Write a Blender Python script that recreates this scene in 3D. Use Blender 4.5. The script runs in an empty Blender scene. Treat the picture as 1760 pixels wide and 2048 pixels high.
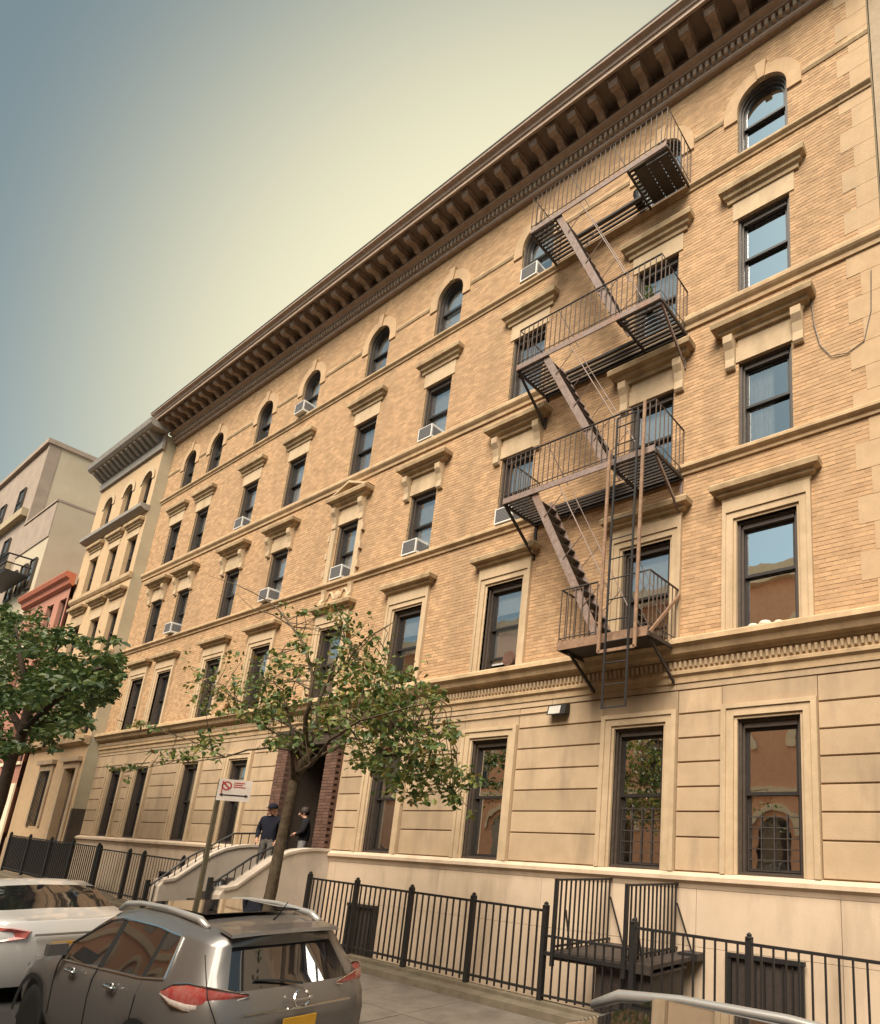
import bpy, math, random
from mathutils import Vector, Matrix
R = math.radians
rnd = random.Random(7)
sc = bpy.context.scene
col = sc.collection

# ------------------------------------------------------------------ camera
cam = bpy.data.cameras.new('camera')
camo = bpy.data.objects.new('camera', cam); col.objects.link(camo); sc.camera = camo
W_, H_ = 1760.0, 2048.0
FPX, PX, PY = 1274.5, 1258.1, 1383.5
cam.sensor_fit = 'VERTICAL'; cam.sensor_height = 36.0; cam.sensor_width = 36.0
cam.lens = FPX / H_ * 36.0
cam.shift_x = -(PX - W_ / 2) / H_
cam.shift_y = (PY - H_ / 2) / H_
cam.clip_start = 0.1; cam.clip_end = 2000
yaw, pitch, roll = R(-33.972), R(14.179), R(2.567)
fw = Vector((math.sin(yaw) * math.cos(pitch), math.cos(yaw) * math.cos(pitch), math.sin(pitch)))
r0 = Vector((math.cos(yaw), -math.sin(yaw), 0)); u0 = r0.cross(fw)
rv = math.cos(roll) * r0 + math.sin(roll) * u0; uv = -math.sin(roll) * r0 + math.cos(roll) * u0
CAM = Vector((3.507, -9.0, 2.2))
camo.matrix_world = Matrix(((rv.x, uv.x, -fw.x, CAM.x), (rv.y, uv.y, -fw.y, CAM.y), (rv.z, uv.z, -fw.z, CAM.z), (0, 0, 0, 1)))

def ray(px, py): return fw + (px - PX) / FPX * rv - (py - PY) / FPX * uv
def at_y(px, py, Y):                       # survey helper: where a sight line meets a plane y = Y
    d = ray(px, py); return CAM + d * ((Y - CAM.y) / d.y)

# ------------------------------------------------------------------ world, sun, exposure
SUN_AZ, SUN_EL = 160.0, 50.0               # broad frontal fill added to brighten the shaded facade; azimuth from +Y toward +X
EXPO, SKYS = 1.14, 0.05
world = bpy.data.worlds.new('World'); sc.world = world; world.use_nodes = True
nt = world.node_tree; bg = nt.nodes['Background']
sky = nt.nodes.new('ShaderNodeTexSky'); sky.sky_type = 'NISHITA'; sky.sun_disc = False
sky.sun_elevation = R(SUN_EL); sky.sun_rotation = R(SUN_AZ)
sky.altitude = 0; sky.air_density = 1.0; sky.dust_density = 2.0; sky.ozone_density = 1.0
hs = nt.nodes.new('ShaderNodeHueSaturation'); hs.inputs['Saturation'].default_value = 0.42; nt.links.new(sky.outputs[0], hs.inputs['Color'])
tn = nt.nodes.new('ShaderNodeMix'); tn.data_type = 'RGBA'; tn.blend_type = 'MULTIPLY'; tn.inputs['Factor'].default_value = 1
nt.links.new(hs.outputs[0], tn.inputs['A']); tn.inputs['B'].default_value = (0.88, 1.11, 1.05, 1)
# warm evening haze low behind the long building
GAZ, GEL = -35.0, 25.0
gd = Vector((math.sin(R(GAZ)) * math.cos(R(GEL)), math.cos(R(GAZ)) * math.cos(R(GEL)), math.sin(R(GEL))))
tcn = nt.nodes.new('ShaderNodeTexCoord'); dt = nt.nodes.new('ShaderNodeVectorMath'); dt.operation = 'DOT_PRODUCT'
nt.links.new(tcn.outputs['Generated'], dt.inputs[0]); dt.inputs[1].default_value = gd
rm_ = nt.nodes.new('ShaderNodeMapRange'); rm_.interpolation_type = 'SMOOTHERSTEP'
rm_.inputs['From Min'].default_value = 0.645; rm_.inputs['From Max'].default_value = 0.94; nt.links.new(dt.outputs['Value'], rm_.inputs['Value'])
gm = nt.nodes.new('ShaderNodeMix'); gm.data_type = 'RGBA'; nt.links.new(rm_.outputs[0], gm.inputs['Factor']); nt.links.new(tn.outputs['Result'], gm.inputs['A'])
gk = 1.0 / (SKYS * 2 ** EXPO); gm.inputs['B'].default_value = (1.0 * gk, 0.93 * gk, 0.64 * gk, 1)
nt.links.new(gm.outputs['Result'], bg.inputs[0]); bg.inputs[1].default_value = SKYS
fill_sun = bpy.data.lights.new('fill_sun', 'SUN'); fill_sun.energy = 3.8; fill_sun.angle = R(40); fill_sun.color = (1.0, 0.87, 0.71)  # street-side fill lamp; the real sun stands behind the building
suno = bpy.data.objects.new('fill_sun', fill_sun); col.objects.link(suno)
sd = Vector((math.sin(R(SUN_AZ)) * math.cos(R(SUN_EL)), math.cos(R(SUN_AZ)) * math.cos(R(SUN_EL)), math.sin(R(SUN_EL))))
suno.rotation_euler = sd.to_track_quat('Z', 'Y').to_euler(); suno.location = (0, -30, 40)
sc.view_settings.view_transform = 'Standard'; sc.view_settings.look = 'None'
sc.view_settings.exposure = EXPO; sc.view_settings.gamma = 1.0; sc.view_settings.use_curve_mapping = False

# ------------------------------------------------------------------ helpers
WO = {}
def wo(o): return WO.get(o.name, Vector((0, 0, 0))) if o else Vector((0, 0, 0))
def tag(o, label=None, cat=None, group=None, kind=None):
    if label: o['label'] = label
    if cat: o['category'] = cat
    if group: o['group'] = group
    if kind: o['kind'] = kind
    return o
def thing(name, label, cat, loc=(0, 0, 0), group=None):
    o = bpy.data.objects.new(name, None); col.objects.link(o); o.empty_display_size = 0.2
    o.location = loc; WO[o.name] = Vector(loc); return tag(o, label, cat, group)
def inst(name, me, parent, loc, rot=None, sc_=None):
    o = bpy.data.objects.new(name, me); col.objects.link(o)
    if parent: o.parent = parent
    o.location = Vector(loc) - wo(parent); WO[o.name] = Vector(loc)
    if rot: o.rotation_euler = rot
    if sc_: o.scale = sc_
    return o
def dup(o, loc=None, parent=None, recolor=None):
    c = o.copy(); col.objects.link(c)
    if parent: c.parent = parent
    if loc is not None: c.location = loc
    WO[c.name] = WO.get(o.name, Vector((0, 0, 0)))
    if recolor and c.data:
        ms = [m for m in c.data.materials]
        if any(m in recolor for m in ms):
            c.data = c.data.copy()
            for i, m in enumerate(ms):
                if m in recolor: c.data.materials[i] = recolor[m]
    for ch in list(o.children): dup(ch, None, c, recolor)
    return c

class MB:
    def __init__(s): s.v = []; s.f = []; s.m = []; s.mi = 0
    def add(s, vs, fs):
        b = len(s.v); s.v += [tuple(p) for p in vs]
        for f in fs: s.f.append(tuple(i + b for i in f)); s.m.append(s.mi)
        return s
    def box(s, x0, x1, y0, y1, z0, z1, skip=''):
        fs = {'b': (0, 3, 2, 1), 't': (4, 5, 6, 7), 'f': (0, 1, 5, 4), 'r': (1, 2, 6, 5), 'k': (2, 3, 7, 6), 'l': (3, 0, 4, 7)}
        return s.add([(x0, y0, z0), (x1, y0, z0), (x1, y1, z0), (x0, y1, z0), (x0, y0, z1), (x1, y0, z1), (x1, y1, z1), (x0, y1, z1)],
                     [f for k, f in fs.items() if k not in skip])
    def quad(s, a, b, c, d): return s.add([a, b, c, d], [(0, 1, 2, 3)])
    def sweepx(s, prof, x0, x1, x0b=None, x1b=None):     # closed profile (y,z) swept along x, capped
        n = len(prof)
        vs = [(x0, y, z) for y, z in prof] + [(x1, y, z) for y, z in prof]
        fs = [(i, (i + 1) % n, n + (i + 1) % n, n + i) for i in range(n)]
        fs += [tuple(range(n - 1, -1, -1)), tuple(range(n, 2 * n))]
        return s.add(vs, fs)
    def prism(s, poly, axis, a0, a1):                    # polygon in the two other axes
        n = len(poly)
        def P(p, a):
            if axis == 'x': return (a, p[0], p[1])
            if axis == 'y': return (p[0], a, p[1])
            return (p[0], p[1], a)
        vs = [P(p, a0) for p in poly] + [P(p, a1) for p in poly]
        fs = [(i, (i + 1) % n, n + (i + 1) % n, n + i) for i in range(n)]
        fs += [tuple(range(n - 1, -1, -1)), tuple(range(n, 2 * n))]
        return s.add(vs, fs)
    def tube(s, pts, rad, n=6, cap=True):
        pts = [Vector(p) for p in pts]; k = len(pts); vs = []
        rs = rad if isinstance(rad, (list, tuple)) else [rad] * k
        ref = Vector((0.31, 0.77, 0.55))
        for i, p in enumerate(pts):
            d = (pts[min(i + 1, k - 1)] - pts[max(i - 1, 0)]).normalized()
            if abs(d.dot(ref)) > 0.97: ref = Vector((0.9, -0.3, 0.2))
            a = d.cross(ref).normalized(); b = d.cross(a)
            for j in range(n):
                t = 2 * math.pi * j / n; vs.append(p + rs[i] * (math.cos(t) * a + math.sin(t) * b))
        fs = []
        for i in range(k - 1):
            for j in range(n):
                fs.append((i * n + j, i * n + (j + 1) % n, (i + 1) * n + (j + 1) % n, (i + 1) * n + j))
        if cap: fs += [tuple(range(n - 1, -1, -1)), tuple(range((k - 1) * n, k * n))]
        return s.add(vs, fs)
    def bar(s, a, b, w, h=None):                         # rectangular bar between two points
        a, b = Vector(a), Vector(b); d = (b - a).normalized(); h = h or w
        up = Vector((0, 0, 1)) if abs(d.z) < 0.95 else Vector((0, 1, 0))
        x = d.cross(up).normalized(); y = x.cross(d)
        vs = []
        for p in (a, b):
            for i, j in ((-1, -1), (1, -1), (1, 1), (-1, 1)): vs.append(p + x * (i * w / 2) + y * (j * h / 2))
        return s.add(vs, [(3, 2, 1, 0), (4, 5, 6, 7), (0, 1, 5, 4), (1, 2, 6, 5), (2, 3, 7, 6), (3, 0, 4, 7)])
    def lathe(s, prof, c=(0, 0, 0), n=16, axis='z'):
        vs = []; fs = []; k = len(prof)
        for r_, h in prof:
            for j in range(n):
                t = 2 * math.pi * j / n; a, b = r_ * math.cos(t), r_ * math.sin(t)
                p = (a, b, h) if axis == 'z' else ((a, h, b) if axis == 'y' else (h, a, b))
                vs.append((p[0] + c[0], p[1] + c[1], p[2] + c[2]))
        for i in range(k - 1):
            for j in range(n): fs.append((i * n + j, i * n + (j + 1) % n, (i + 1) * n + (j + 1) % n, (i + 1) * n + j))
        fs += [tuple(range(n - 1, -1, -1)), tuple(range((k - 1) * n, k * n))]
        return s.add(vs, fs)
    def mesh(s, name, mats, origin=(0, 0, 0), smooth=False):
        me = bpy.data.meshes.new(name); o = origin
        me.from_pydata([(x - o[0], y - o[1], z - o[2]) for x, y, z in s.v], [], s.f)
        if not isinstance(mats, (list, tuple)): mats = [mats]
        for m in mats: me.materials.append(m)
        if len(mats) > 1: me.polygons.foreach_set('material_index', s.m)
        if smooth: me.polygons.foreach_set('use_smooth', [True] * len(s.f))
        me.update(); return me
    def build(s, name, mats, parent=None, origin=None, smooth=False):
        if origin is None: origin = tuple(wo(parent)) if parent else (0, 0, 0)
        return inst(name, s.mesh(name, mats, origin, smooth), parent, origin)

# ------------------------------------------------------------------ materials
def mat(name, c1, c2=None, rough=0.8, scale=3.0, metal=0.0, bump=0.0, bscale=60.0, coat=0.0, isl=0.0, obj=0.0, c3=None, s3=0.35, spec=None):
    m = bpy.data.materials.new(name); m.use_nodes = True; t = m.node_tree; b = t.nodes['Principled BSDF']
    b.inputs['Roughness'].default_value = rough; b.inputs['Metallic'].default_value = metal
    if coat: b.inputs['Coat Weight'].default_value = coat; b.inputs['Coat Roughness'].default_value = 0.03
    if spec is None and rough > 0.7: spec = 0.2
    if spec is not None: b.inputs['Specular IOR Level'].default_value = spec
    N = t.nodes.new; L = t.links.new
    c2 = c2 or tuple(min(1, c * 0.75) for c in c1)
    geo = N('ShaderNodeNewGeometry'); tc = geo.outputs['Position']
    n1 = N('ShaderNodeTexNoise'); n1.inputs['Scale'].default_value = scale; n1.inputs['Detail'].default_value = 8; n1.inputs['Roughness'].default_value = 0.65
    L(tc, n1.inputs['Vector'])
    rp = N('ShaderNodeValToRGB'); rp.color_ramp.elements[0].position = 0.35; rp.color_ramp.elements[1].position = 0.68
    rp.color_ramp.elements[0].color = (*c2, 1); rp.color_ramp.elements[1].color = (*c1, 1)
    L(n1.outputs[0], rp.inputs[0]); out = rp.outputs[0]
    if isl or obj:
        if isl: rs, amt = geo.outputs['Random Per Island'], isl
        else: oi = N('ShaderNodeObjectInfo'); rs, amt = oi.outputs['Random'], obj
        mr = N('ShaderNodeMapRange'); mr.inputs['To Min'].default_value = 1 - amt; mr.inputs['To Max'].default_value = 1 + amt * 0.6
        L(rs, mr.inputs['Value'])
        mx = N('ShaderNodeMix'); mx.data_type = 'RGBA'; mx.blend_type = 'MULTIPLY'; mx.inputs['Factor'].default_value = 1
        L(out, mx.inputs['A']); L(mr.outputs[0], mx.inputs['B']); out = mx.outputs['Result']
    if c3:                                               # big soft stains
        mp = N('ShaderNodeMapping'); mp.inputs['Scale'].default_value = (1.0, 1.0, 0.24); L(tc, mp.inputs[0])
        n3 = N('ShaderNodeTexNoise'); n3.inputs['Scale'].default_value = s3; n3.inputs['Detail'].default_value = 9; n3.inputs['Roughness'].default_value = 0.6
        L(mp.outputs[0], n3.inputs['Vector'])
        r3 = N('ShaderNodeValToRGB'); r3.color_ramp.elements[0].position = 0.5; r3.color_ramp.elements[1].position = 0.75
        r3.color_ramp.elements[0].color = (0, 0, 0, 1); r3.color_ramp.elements[1].color = (0.75, 0.75, 0.75, 1)
        L(n3.outputs[0], r3.inputs[0])
        mx = N('ShaderNodeMix'); mx.data_type = 'RGBA'; L(r3.outputs[0], mx.inputs['Factor']); L(out, mx.inputs['A'])
        mx.inputs['B'].default_value = (*c3, 1); out = mx.outputs['Result']
    L(out, b.inputs['Base Color'])
    if bump:
        n2 = N('ShaderNodeTexNoise'); n2.inputs['Scale'].default_value = bscale; n2.inputs['Detail'].default_value = 6; L(tc, n2.inputs['Vector'])
        bp = N('ShaderNodeBump'); bp.inputs['Strength'].default_value = bump; bp.inputs['Distance'].default_value = 0.01
        L(n2.outputs[0], bp.inputs['Height']); L(bp.outputs[0], b.inputs['Normal'])
    return m
def glass(name, tint=(0.93, 0.96, 1.0), base=0.78, rough=0.015):
    m = bpy.data.materials.new(name); m.use_nodes = True; t = m.node_tree; N = t.nodes.new; L = t.links.new
    t.nodes.remove(t.nodes['Principled BSDF']); out = t.nodes['Material Output']
    tr = N('ShaderNodeBsdfTransparent'); tr.inputs[0].default_value = (0.94, 0.96, 0.96, 1)
    gl = N('ShaderNodeBsdfGlossy'); gl.inputs['Roughness'].default_value = rough; gl.inputs[0].default_value = (*tint, 1)
    lw = N('ShaderNodeFresnel'); lw.inputs[0].default_value = 1.5
    mr = N('ShaderNodeMapRange'); mr.inputs['To Min'].default_value = base; mr.inputs['To Max'].default_value = 1.0; L(lw.outputs[0], mr.inputs['Value'])
    wob = N('ShaderNodeTexNoise'); wob.inputs['Scale'].default_value = 1.4
    bp = N('ShaderNodeBump'); bp.inputs['Strength'].default_value = 0.04; bp.inputs['Distance'].default_value = 0.05
    L(wob.outputs[0], bp.inputs['Height']); L(bp.outputs[0], gl.inputs['Normal'])
    mx = N('ShaderNodeMixShader'); L(mr.outputs[0], mx.inputs[0]); L(tr.outputs[0], mx.inputs[1]); L(gl.outputs[0], mx.inputs[2]); L(mx.outputs[0], out.inputs[0])
    return m
M = {}
M['brick'] = mat('tan_brick', (0.515, 0.335, 0.192), (0.42, 0.262, 0.148), 0.9, 5, isl=0.2, bump=0.4, bscale=90, c3=(0.30, 0.20, 0.12), s3=0.75)
M['brick_one'] = mat('tan_brick_single', (0.515, 0.335, 0.192), (0.42, 0.262, 0.148), 0.9, 5, obj=0.12, bump=0.4, bscale=90, c3=(0.36, 0.25, 0.15), s3=0.5)
M['mortar'] = mat('mortar', (0.43, 0.305, 0.185), (0.36, 0.255, 0.155), 0.95, 12, bump=0.4)
M['trim'] = mat('cream_trim', (0.53, 0.40, 0.265), (0.45, 0.335, 0.215), 0.85, 5, bump=0.25, c3=(0.28, 0.205, 0.125), s3=1.3)
M['hood'] = mat('weathered_hood', (0.47, 0.345, 0.205), (0.30, 0.21, 0.125), 0.88, 3.5, bump=0.35, c3=(0.17, 0.12, 0.07), s3=2.2)
M['belt'] = mat('belt_stone', (0.52, 0.375, 0.225), (0.38, 0.265, 0.16), 0.88, 4, bump=0.3, c3=(0.22, 0.16, 0.09), s3=1.6)
M['stone'] = mat('painted_stone', (0.46, 0.34, 0.225), (0.40, 0.292, 0.188), 0.82, 2.6, bump=0.3, obj=0.15, c3=(0.24, 0.18, 0.125), s3=2.2)
M['base'] = mat('base_render', (0.62, 0.485, 0.36), (0.55, 0.425, 0.31), 0.85, 1.5, bump=0.3, c3=(0.33, 0.25, 0.175), s3=1.7)
M['cornice'] = mat('brown_cornice', (0.38, 0.275, 0.21), (0.28, 0.20, 0.152), 0.6, 6, bump=0.2, c3=(0.36, 0.27, 0.21), s3=1.5)
M['corn_shade'] = mat('cornice_painted_shade', (0.16, 0.122, 0.098), (0.11, 0.085, 0.068), 0.65, 5, bump=0.2)  # shade under the cornice put into the colour of frieze and soffit
M['corn_br'] = mat('bracket_paint', (0.33, 0.245, 0.19), (0.21, 0.155, 0.12), 0.6, 7, bump=0.2, c3=(0.16, 0.12, 0.09), s3=3)
M['corn_lt'] = mat('cornice_light_paint', (0.50, 0.38, 0.29), (0.36, 0.27, 0.2), 0.6, 8)
M['corn_dk'] = mat('cornice_black_edge', (0.045, 0.04, 0.04), (0.03, 0.028, 0.028), 0.6, 6)
M['frame'] = mat('brown_window_frame', (0.075, 0.055, 0.042), (0.05, 0.038, 0.03), 0.5, 10)
M['sash'] = mat('black_sash', (0.028, 0.024, 0.022), (0.02, 0.017, 0.016), 0.45, 10)
M['glass'] = glass('window_glass'); M['glass_clear'] = glass('clear_window_glass', base=0.36); M['glass_dull'] = glass('far_window_glass', (0.6, 0.6, 0.6), 0.2)
M['blind'] = mat('white_blind', (0.84, 0.83, 0.81), (0.74, 0.73, 0.72), 0.8, 20)
M['curtain'] = mat('pale_curtain', (0.70, 0.66, 0.62), (0.55, 0.51, 0.48), 0.9, 6)
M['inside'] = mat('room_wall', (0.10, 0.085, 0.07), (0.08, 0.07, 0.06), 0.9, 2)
M['iron'] = mat('black_iron', (0.022, 0.02, 0.02), (0.014, 0.013, 0.013), 0.5, 30, bump=0.15)
M['iron_br'] = mat('brown_painted_iron', (0.27, 0.20, 0.175), (0.16, 0.115, 0.095), 0.6, 14, bump=0.2, c3=(0.26, 0.12, 0.06), s3=3)
M['iron_or'] = mat('rusty_orange_iron', (0.30, 0.185, 0.115), (0.18, 0.105, 0.065), 0.65, 12, bump=0.2)
M['iron_dk'] = mat('dark_brown_iron', (0.055, 0.042, 0.036), (0.034, 0.026, 0.022), 0.6, 20, bump=0.2)
M['iron_bar'] = mat('thin_brown_iron', (0.14, 0.095, 0.07), (0.08, 0.055, 0.042), 0.6, 20, bump=0.2)
M['asphalt'] = mat('asphalt', (0.055, 0.053, 0.05), (0.04, 0.039, 0.038), 0.9, 4, bump=0.6, bscale=120)
M['walk'] = mat('sidewalk_concrete', (0.20, 0.17, 0.14), (0.145, 0.122, 0.10), 0.9, 3, bump=0.4, bscale=80, obj=0.06, c3=(0.095, 0.08, 0.065), s3=1.6)
M['kerb'] = mat('kerb_stone', (0.28, 0.25, 0.21), (0.2, 0.18, 0.15), 0.85, 5, bump=0.3)
M['curb'] = mat('fence_curb_concrete', (0.22, 0.18, 0.13), (0.15, 0.12, 0.085), 0.9, 4, bump=0.4, c3=(0.14, 0.12, 0.08), s3=1.5)
M['redbrick'] = mat('red_brick', (0.165, 0.092, 0.068), (0.105, 0.06, 0.045), 0.9, 14, obj=0.25, bump=0.4)
M['stoop'] = mat('stoop_cement', (0.62, 0.53, 0.44), (0.53, 0.45, 0.37), 0.85, 2, bump=0.2, c3=(0.25, 0.21, 0.17), s3=1.2)
M['step'] = mat('dark_step', (0.055, 0.042, 0.036), (0.04, 0.03, 0.026), 0.7, 5, bump=0.2)
M['white'] = mat('ac_white', (0.72, 0.70, 0.66), (0.62, 0.60, 0.56), 0.5, 8)
M['grille'] = mat('ac_grille', (0.20, 0.19, 0.19), (0.14, 0.135, 0.135), 0.6, 40)
M['side2'] = mat('greenish_cement', (0.45, 0.395, 0.285), (0.385, 0.335, 0.24), 0.9, 1.2, bump=0.2, c3=(0.33, 0.30, 0.22), s3=0.4)
M['brick2'] = mat('pale_tan_front', (0.53, 0.375, 0.225), (0.455, 0.315, 0.19), 0.9, 5, bump=0.3, c3=(0.34, 0.25, 0.165), s3=0.4)
M['cornice2'] = mat('grey_cornice', (0.30, 0.265, 0.23), (0.22, 0.195, 0.17), 0.6, 6)
M['redwall'] = mat('red_painted_front', (0.43, 0.205, 0.15), (0.37, 0.175, 0.125), 0.85, 2, bump=0.2)
M['redcorn'] = mat('bright_red_cornice', (0.50, 0.15, 0.075), (0.42, 0.125, 0.065), 0.5, 4)
M['beige'] = mat('beige_side_wall', (0.50, 0.42, 0.31), (0.43, 0.36, 0.262), 0.9, 0.6, bump=0.2, c3=(0.36, 0.30, 0.215), s3=0.15)
M['farbrick'] = mat('greyed_brick', (0.36, 0.285, 0.23), (0.29, 0.225, 0.18), 0.9, 1.5, bump=0.2)
M['fartan'] = mat('far_tan', (0.42, 0.34, 0.22), (0.34, 0.27, 0.18), 0.9, 1.5)
M['quoin'] = mat('quoin_stone', (0.49, 0.345, 0.21), (0.42, 0.29, 0.175), 0.9, 4, bump=0.3, c3=(0.33, 0.25, 0.17), s3=0.8)
M['greybrick'] = mat('grey_brick', (0.40, 0.31, 0.22), (0.33, 0.255, 0.18), 0.9, 6, bump=0.4)
M['orange'] = mat('orange_brick', (0.80, 0.49, 0.33), (0.72, 0.42, 0.28), 0.9, 6, bump=0.3)
M['stone_lt'] = mat('light_limestone', (0.86, 0.76, 0.58), (0.78, 0.67, 0.5), 0.85, 3)
M['door_or'] = mat('orange_brown_door', (0.36, 0.10, 0.03), (0.28, 0.075, 0.022), 0.45, 6)
M['bark'] = mat('bark', (0.13, 0.095, 0.06), (0.06, 0.043, 0.028), 0.95, 12, bump=0.9, bscale=40, c3=(0.17, 0.15, 0.11), s3=4)
M['bark_dk'] = mat('dark_bark', (0.07, 0.05, 0.038), (0.04, 0.03, 0.022), 0.95, 12, bump=0.8, bscale=30)
def leafmat(name, cols, isl=True):
    m = bpy.data.materials.new(name); m.use_nodes = True; t = m.node_tree; b = t.nodes['Principled BSDF']; N = t.nodes.new; L = t.links.new
    rp = N('ShaderNodeValToRGB'); e = rp.color_ramp.elements
    while len(e) < len(cols): e.new(0.5)
    for i, (p, c) in enumerate(cols): e[i].position = p; e[i].color = (*c, 1)
    if isl: g = N('ShaderNodeNewGeometry'); L(g.outputs['Random Per Island'], rp.inputs[0])
    else: g = N('ShaderNodeObjectInfo'); L(g.outputs['Random'], rp.inputs[0])
    L(rp.outputs[0], b.inputs['Base Color']); b.inputs['Roughness'].default_value = 0.5
    tl = N('ShaderNodeBsdfTranslucent'); L(rp.outputs[0], tl.inputs[0]); mx = N('ShaderNodeMixShader'); mx.inputs[0].default_value = 0.3
    L(b.outputs[0], mx.inputs[1]); L(tl.outputs[0], mx.inputs[2]); L(mx.outputs[0], t.nodes['Material Output'].inputs[0]); return m
LC = [(0.0, (0.035, 0.075, 0.018)), (0.4, (0.085, 0.135, 0.03)), (0.7, (0.15, 0.18, 0.04)), (0.94, (0.24, 0.22, 0.05)), (1.0, (0.24, 0.12, 0.035))]
M['leaf'] = leafmat('street_tree_leaf', LC); M['leaf_one'] = leafmat('street_tree_leaf_single', LC, False)
M['leaf_dk'] = leafmat('dark_tree_leaf', [(0.0, (0.022, 0.048, 0.014)), (0.6, (0.05, 0.088, 0.022)), (1.0, (0.11, 0.145, 0.035))])
M['suv'] = mat('grey_metallic_paint', (0.165, 0.152, 0.142), (0.145, 0.133, 0.125), 0.36, 1, metal=0.35, coat=0.5)
M['suv2'] = mat('dark_blue_grey_paint', (0.05, 0.052, 0.06), (0.045, 0.047, 0.055), 0.3, 1, metal=0.3, coat=1.0)
M['sedan'] = mat('white_car_paint', (0.68, 0.66, 0.64), (0.64, 0.62, 0.60), 0.35, 1, coat=1.0)
M['carglass'] = mat('dark_car_glass', (0.012, 0.012, 0.014), (0.01, 0.01, 0.012), 0.03, 1, coat=1.0, spec=0.9)
M['chrome'] = mat('chrome', (0.75, 0.74, 0.72), (0.7, 0.7, 0.68), 0.15, 1, metal=1.0)
M['silver'] = mat('silver_rail', (0.62, 0.60, 0.57), (0.58, 0.56, 0.53), 0.35, 4, metal=0.6)
M['plastic'] = mat('black_plastic', (0.02, 0.02, 0.02), (0.015, 0.015, 0.015), 0.6, 20)
M['tyre'] = mat('tyre_rubber', (0.02, 0.019, 0.018), (0.013, 0.013, 0.012), 0.85, 20)
M['red_lens'] = mat('red_lens', (0.52, 0.05, 0.045), (0.55, 0.20, 0.17), 0.15, 16, coat=1.0)
M['clear_lens'] = mat('clear_lens', (0.66, 0.58, 0.52), (0.5, 0.42, 0.38), 0.12, 25, coat=1.0)
M['plate'] = mat('yellow_plate', (0.62, 0.34, 0.03), (0.55, 0.28, 0.025), 0.5, 6)
M['sign_w'] = mat('sign_white', (0.75, 0.68, 0.62), (0.68, 0.60, 0.54), 0.5, 4)
M['sign_r'] = mat('sign_red', (0.50, 0.045, 0.04), (0.42, 0.04, 0.035), 0.5, 5)
M['post'] = mat('green_brown_post', (0.13, 0.11, 0.065), (0.09, 0.075, 0.045), 0.6, 10)
M['skin'] = mat('skin', (0.50, 0.27, 0.18), (0.45, 0.24, 0.155), 0.6, 20)
M['navy'] = mat('navy_cloth', (0.016, 0.017, 0.028), (0.011, 0.012, 0.02), 0.9, 20)
M['black_cloth'] = mat('black_cloth', (0.02, 0.018, 0.02), (0.013, 0.012, 0.014), 0.9, 20)
M['jeans'] = mat('grey_jeans', (0.17, 0.155, 0.14), (0.11, 0.10, 0.095), 0.9, 20)
M['jeans2'] = mat('pale_jeans', (0.30, 0.28, 0.27), (0.2, 0.19, 0.185), 0.9, 20)
M['hair'] = mat('dark_hair', (0.035, 0.018, 0.012), (0.02, 0.011, 0.008), 0.7, 30)
M['shoe'] = mat('shoe', (0.03, 0.026, 0.024), (0.02, 0.018, 0.017), 0.6, 10)
M['bag'] = mat('black_bag', (0.014, 0.013, 0.013), (0.01, 0.01, 0.01), 0.35, 10)
M['pot'] = mat('black_pot', (0.02, 0.02, 0.02), (0.015, 0.015, 0.015), 0.5, 10)
M['lamp'] = mat('lamp_lens', (0.55, 0.52, 0.47), (0.45, 0.42, 0.38), 0.25, 12)

# ------------------------------------------------------------------ ground (the street climbs gently to the left)
SL = 0.018
def gz(x): return -SL * (x + 4.0)
def sheet(name, x0, x1, y0, y1, dz, m, nx=1):
    b = MB()
    b.quad((x0, y0, gz(x0) + dz), (x1, y0, gz(x1) + dz), (x1, y1, gz(x1) + dz), (x0, y1, gz(x0) + dz))
    return tag(b.build(name, m), kind='structure')
def sbox(b, x0, x1, y0, y1, d0, d1):                      # box following the slope
    b.add([(x0, y0, gz(x0) + d0), (x1, y0, gz(x1) + d0), (x1, y1, gz(x1) + d0), (x0, y1, gz(x0) + d0),
           (x0, y0, gz(x0) + d1), (x1, y0, gz(x1) + d1), (x1, y1, gz(x1) + d1), (x0, y1, gz(x0) + d1)],
          [(0, 3, 2, 1), (4, 5, 6, 7), (0, 1, 5, 4), (1, 2, 6, 5), (2, 3, 7, 6), (3, 0, 4, 7)])
    return b
sheet('ground', -400, 400, -400, 400, -0.60, M['asphalt'])
sheet('road', -120, 60, -13.9, -4.25, -0.16, M['asphalt'])
KY = -4.1
b = MB(); sbox(b, -120, 60, -1.75, KY, -0.5, -0.012); sw = tag(b.build('sidewalk', M['kerb']), kind='structure')
xs = -40.0; i = 0
while xs < 6:
    for (ya, yb) in ((-2.88, -1.76), (-3.98, -2.90)):
        b = MB(); sbox(b, xs + 0.008, xs + 1.492, ya, yb, -0.012, 0.0 + rnd.uniform(-0.003, 0.002)); b.build('slab', M['walk'], sw)
    xs += 1.5
b = MB(); sbox(b, -120, 60, KY - 0.15, KY - 0.002, -0.5, 0.004); tag(b.build('kerb', M['kerb']), kind='structure')
b = MB(); sbox(b, -120, 60, -18.6, -13.9, -0.5, 0.0); tag(b.build('pavement', M['walk']), kind='structure')
sheet('areaway_floor', -40, 4, -1.5, 0.1, -0.45, M['curb'])

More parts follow.
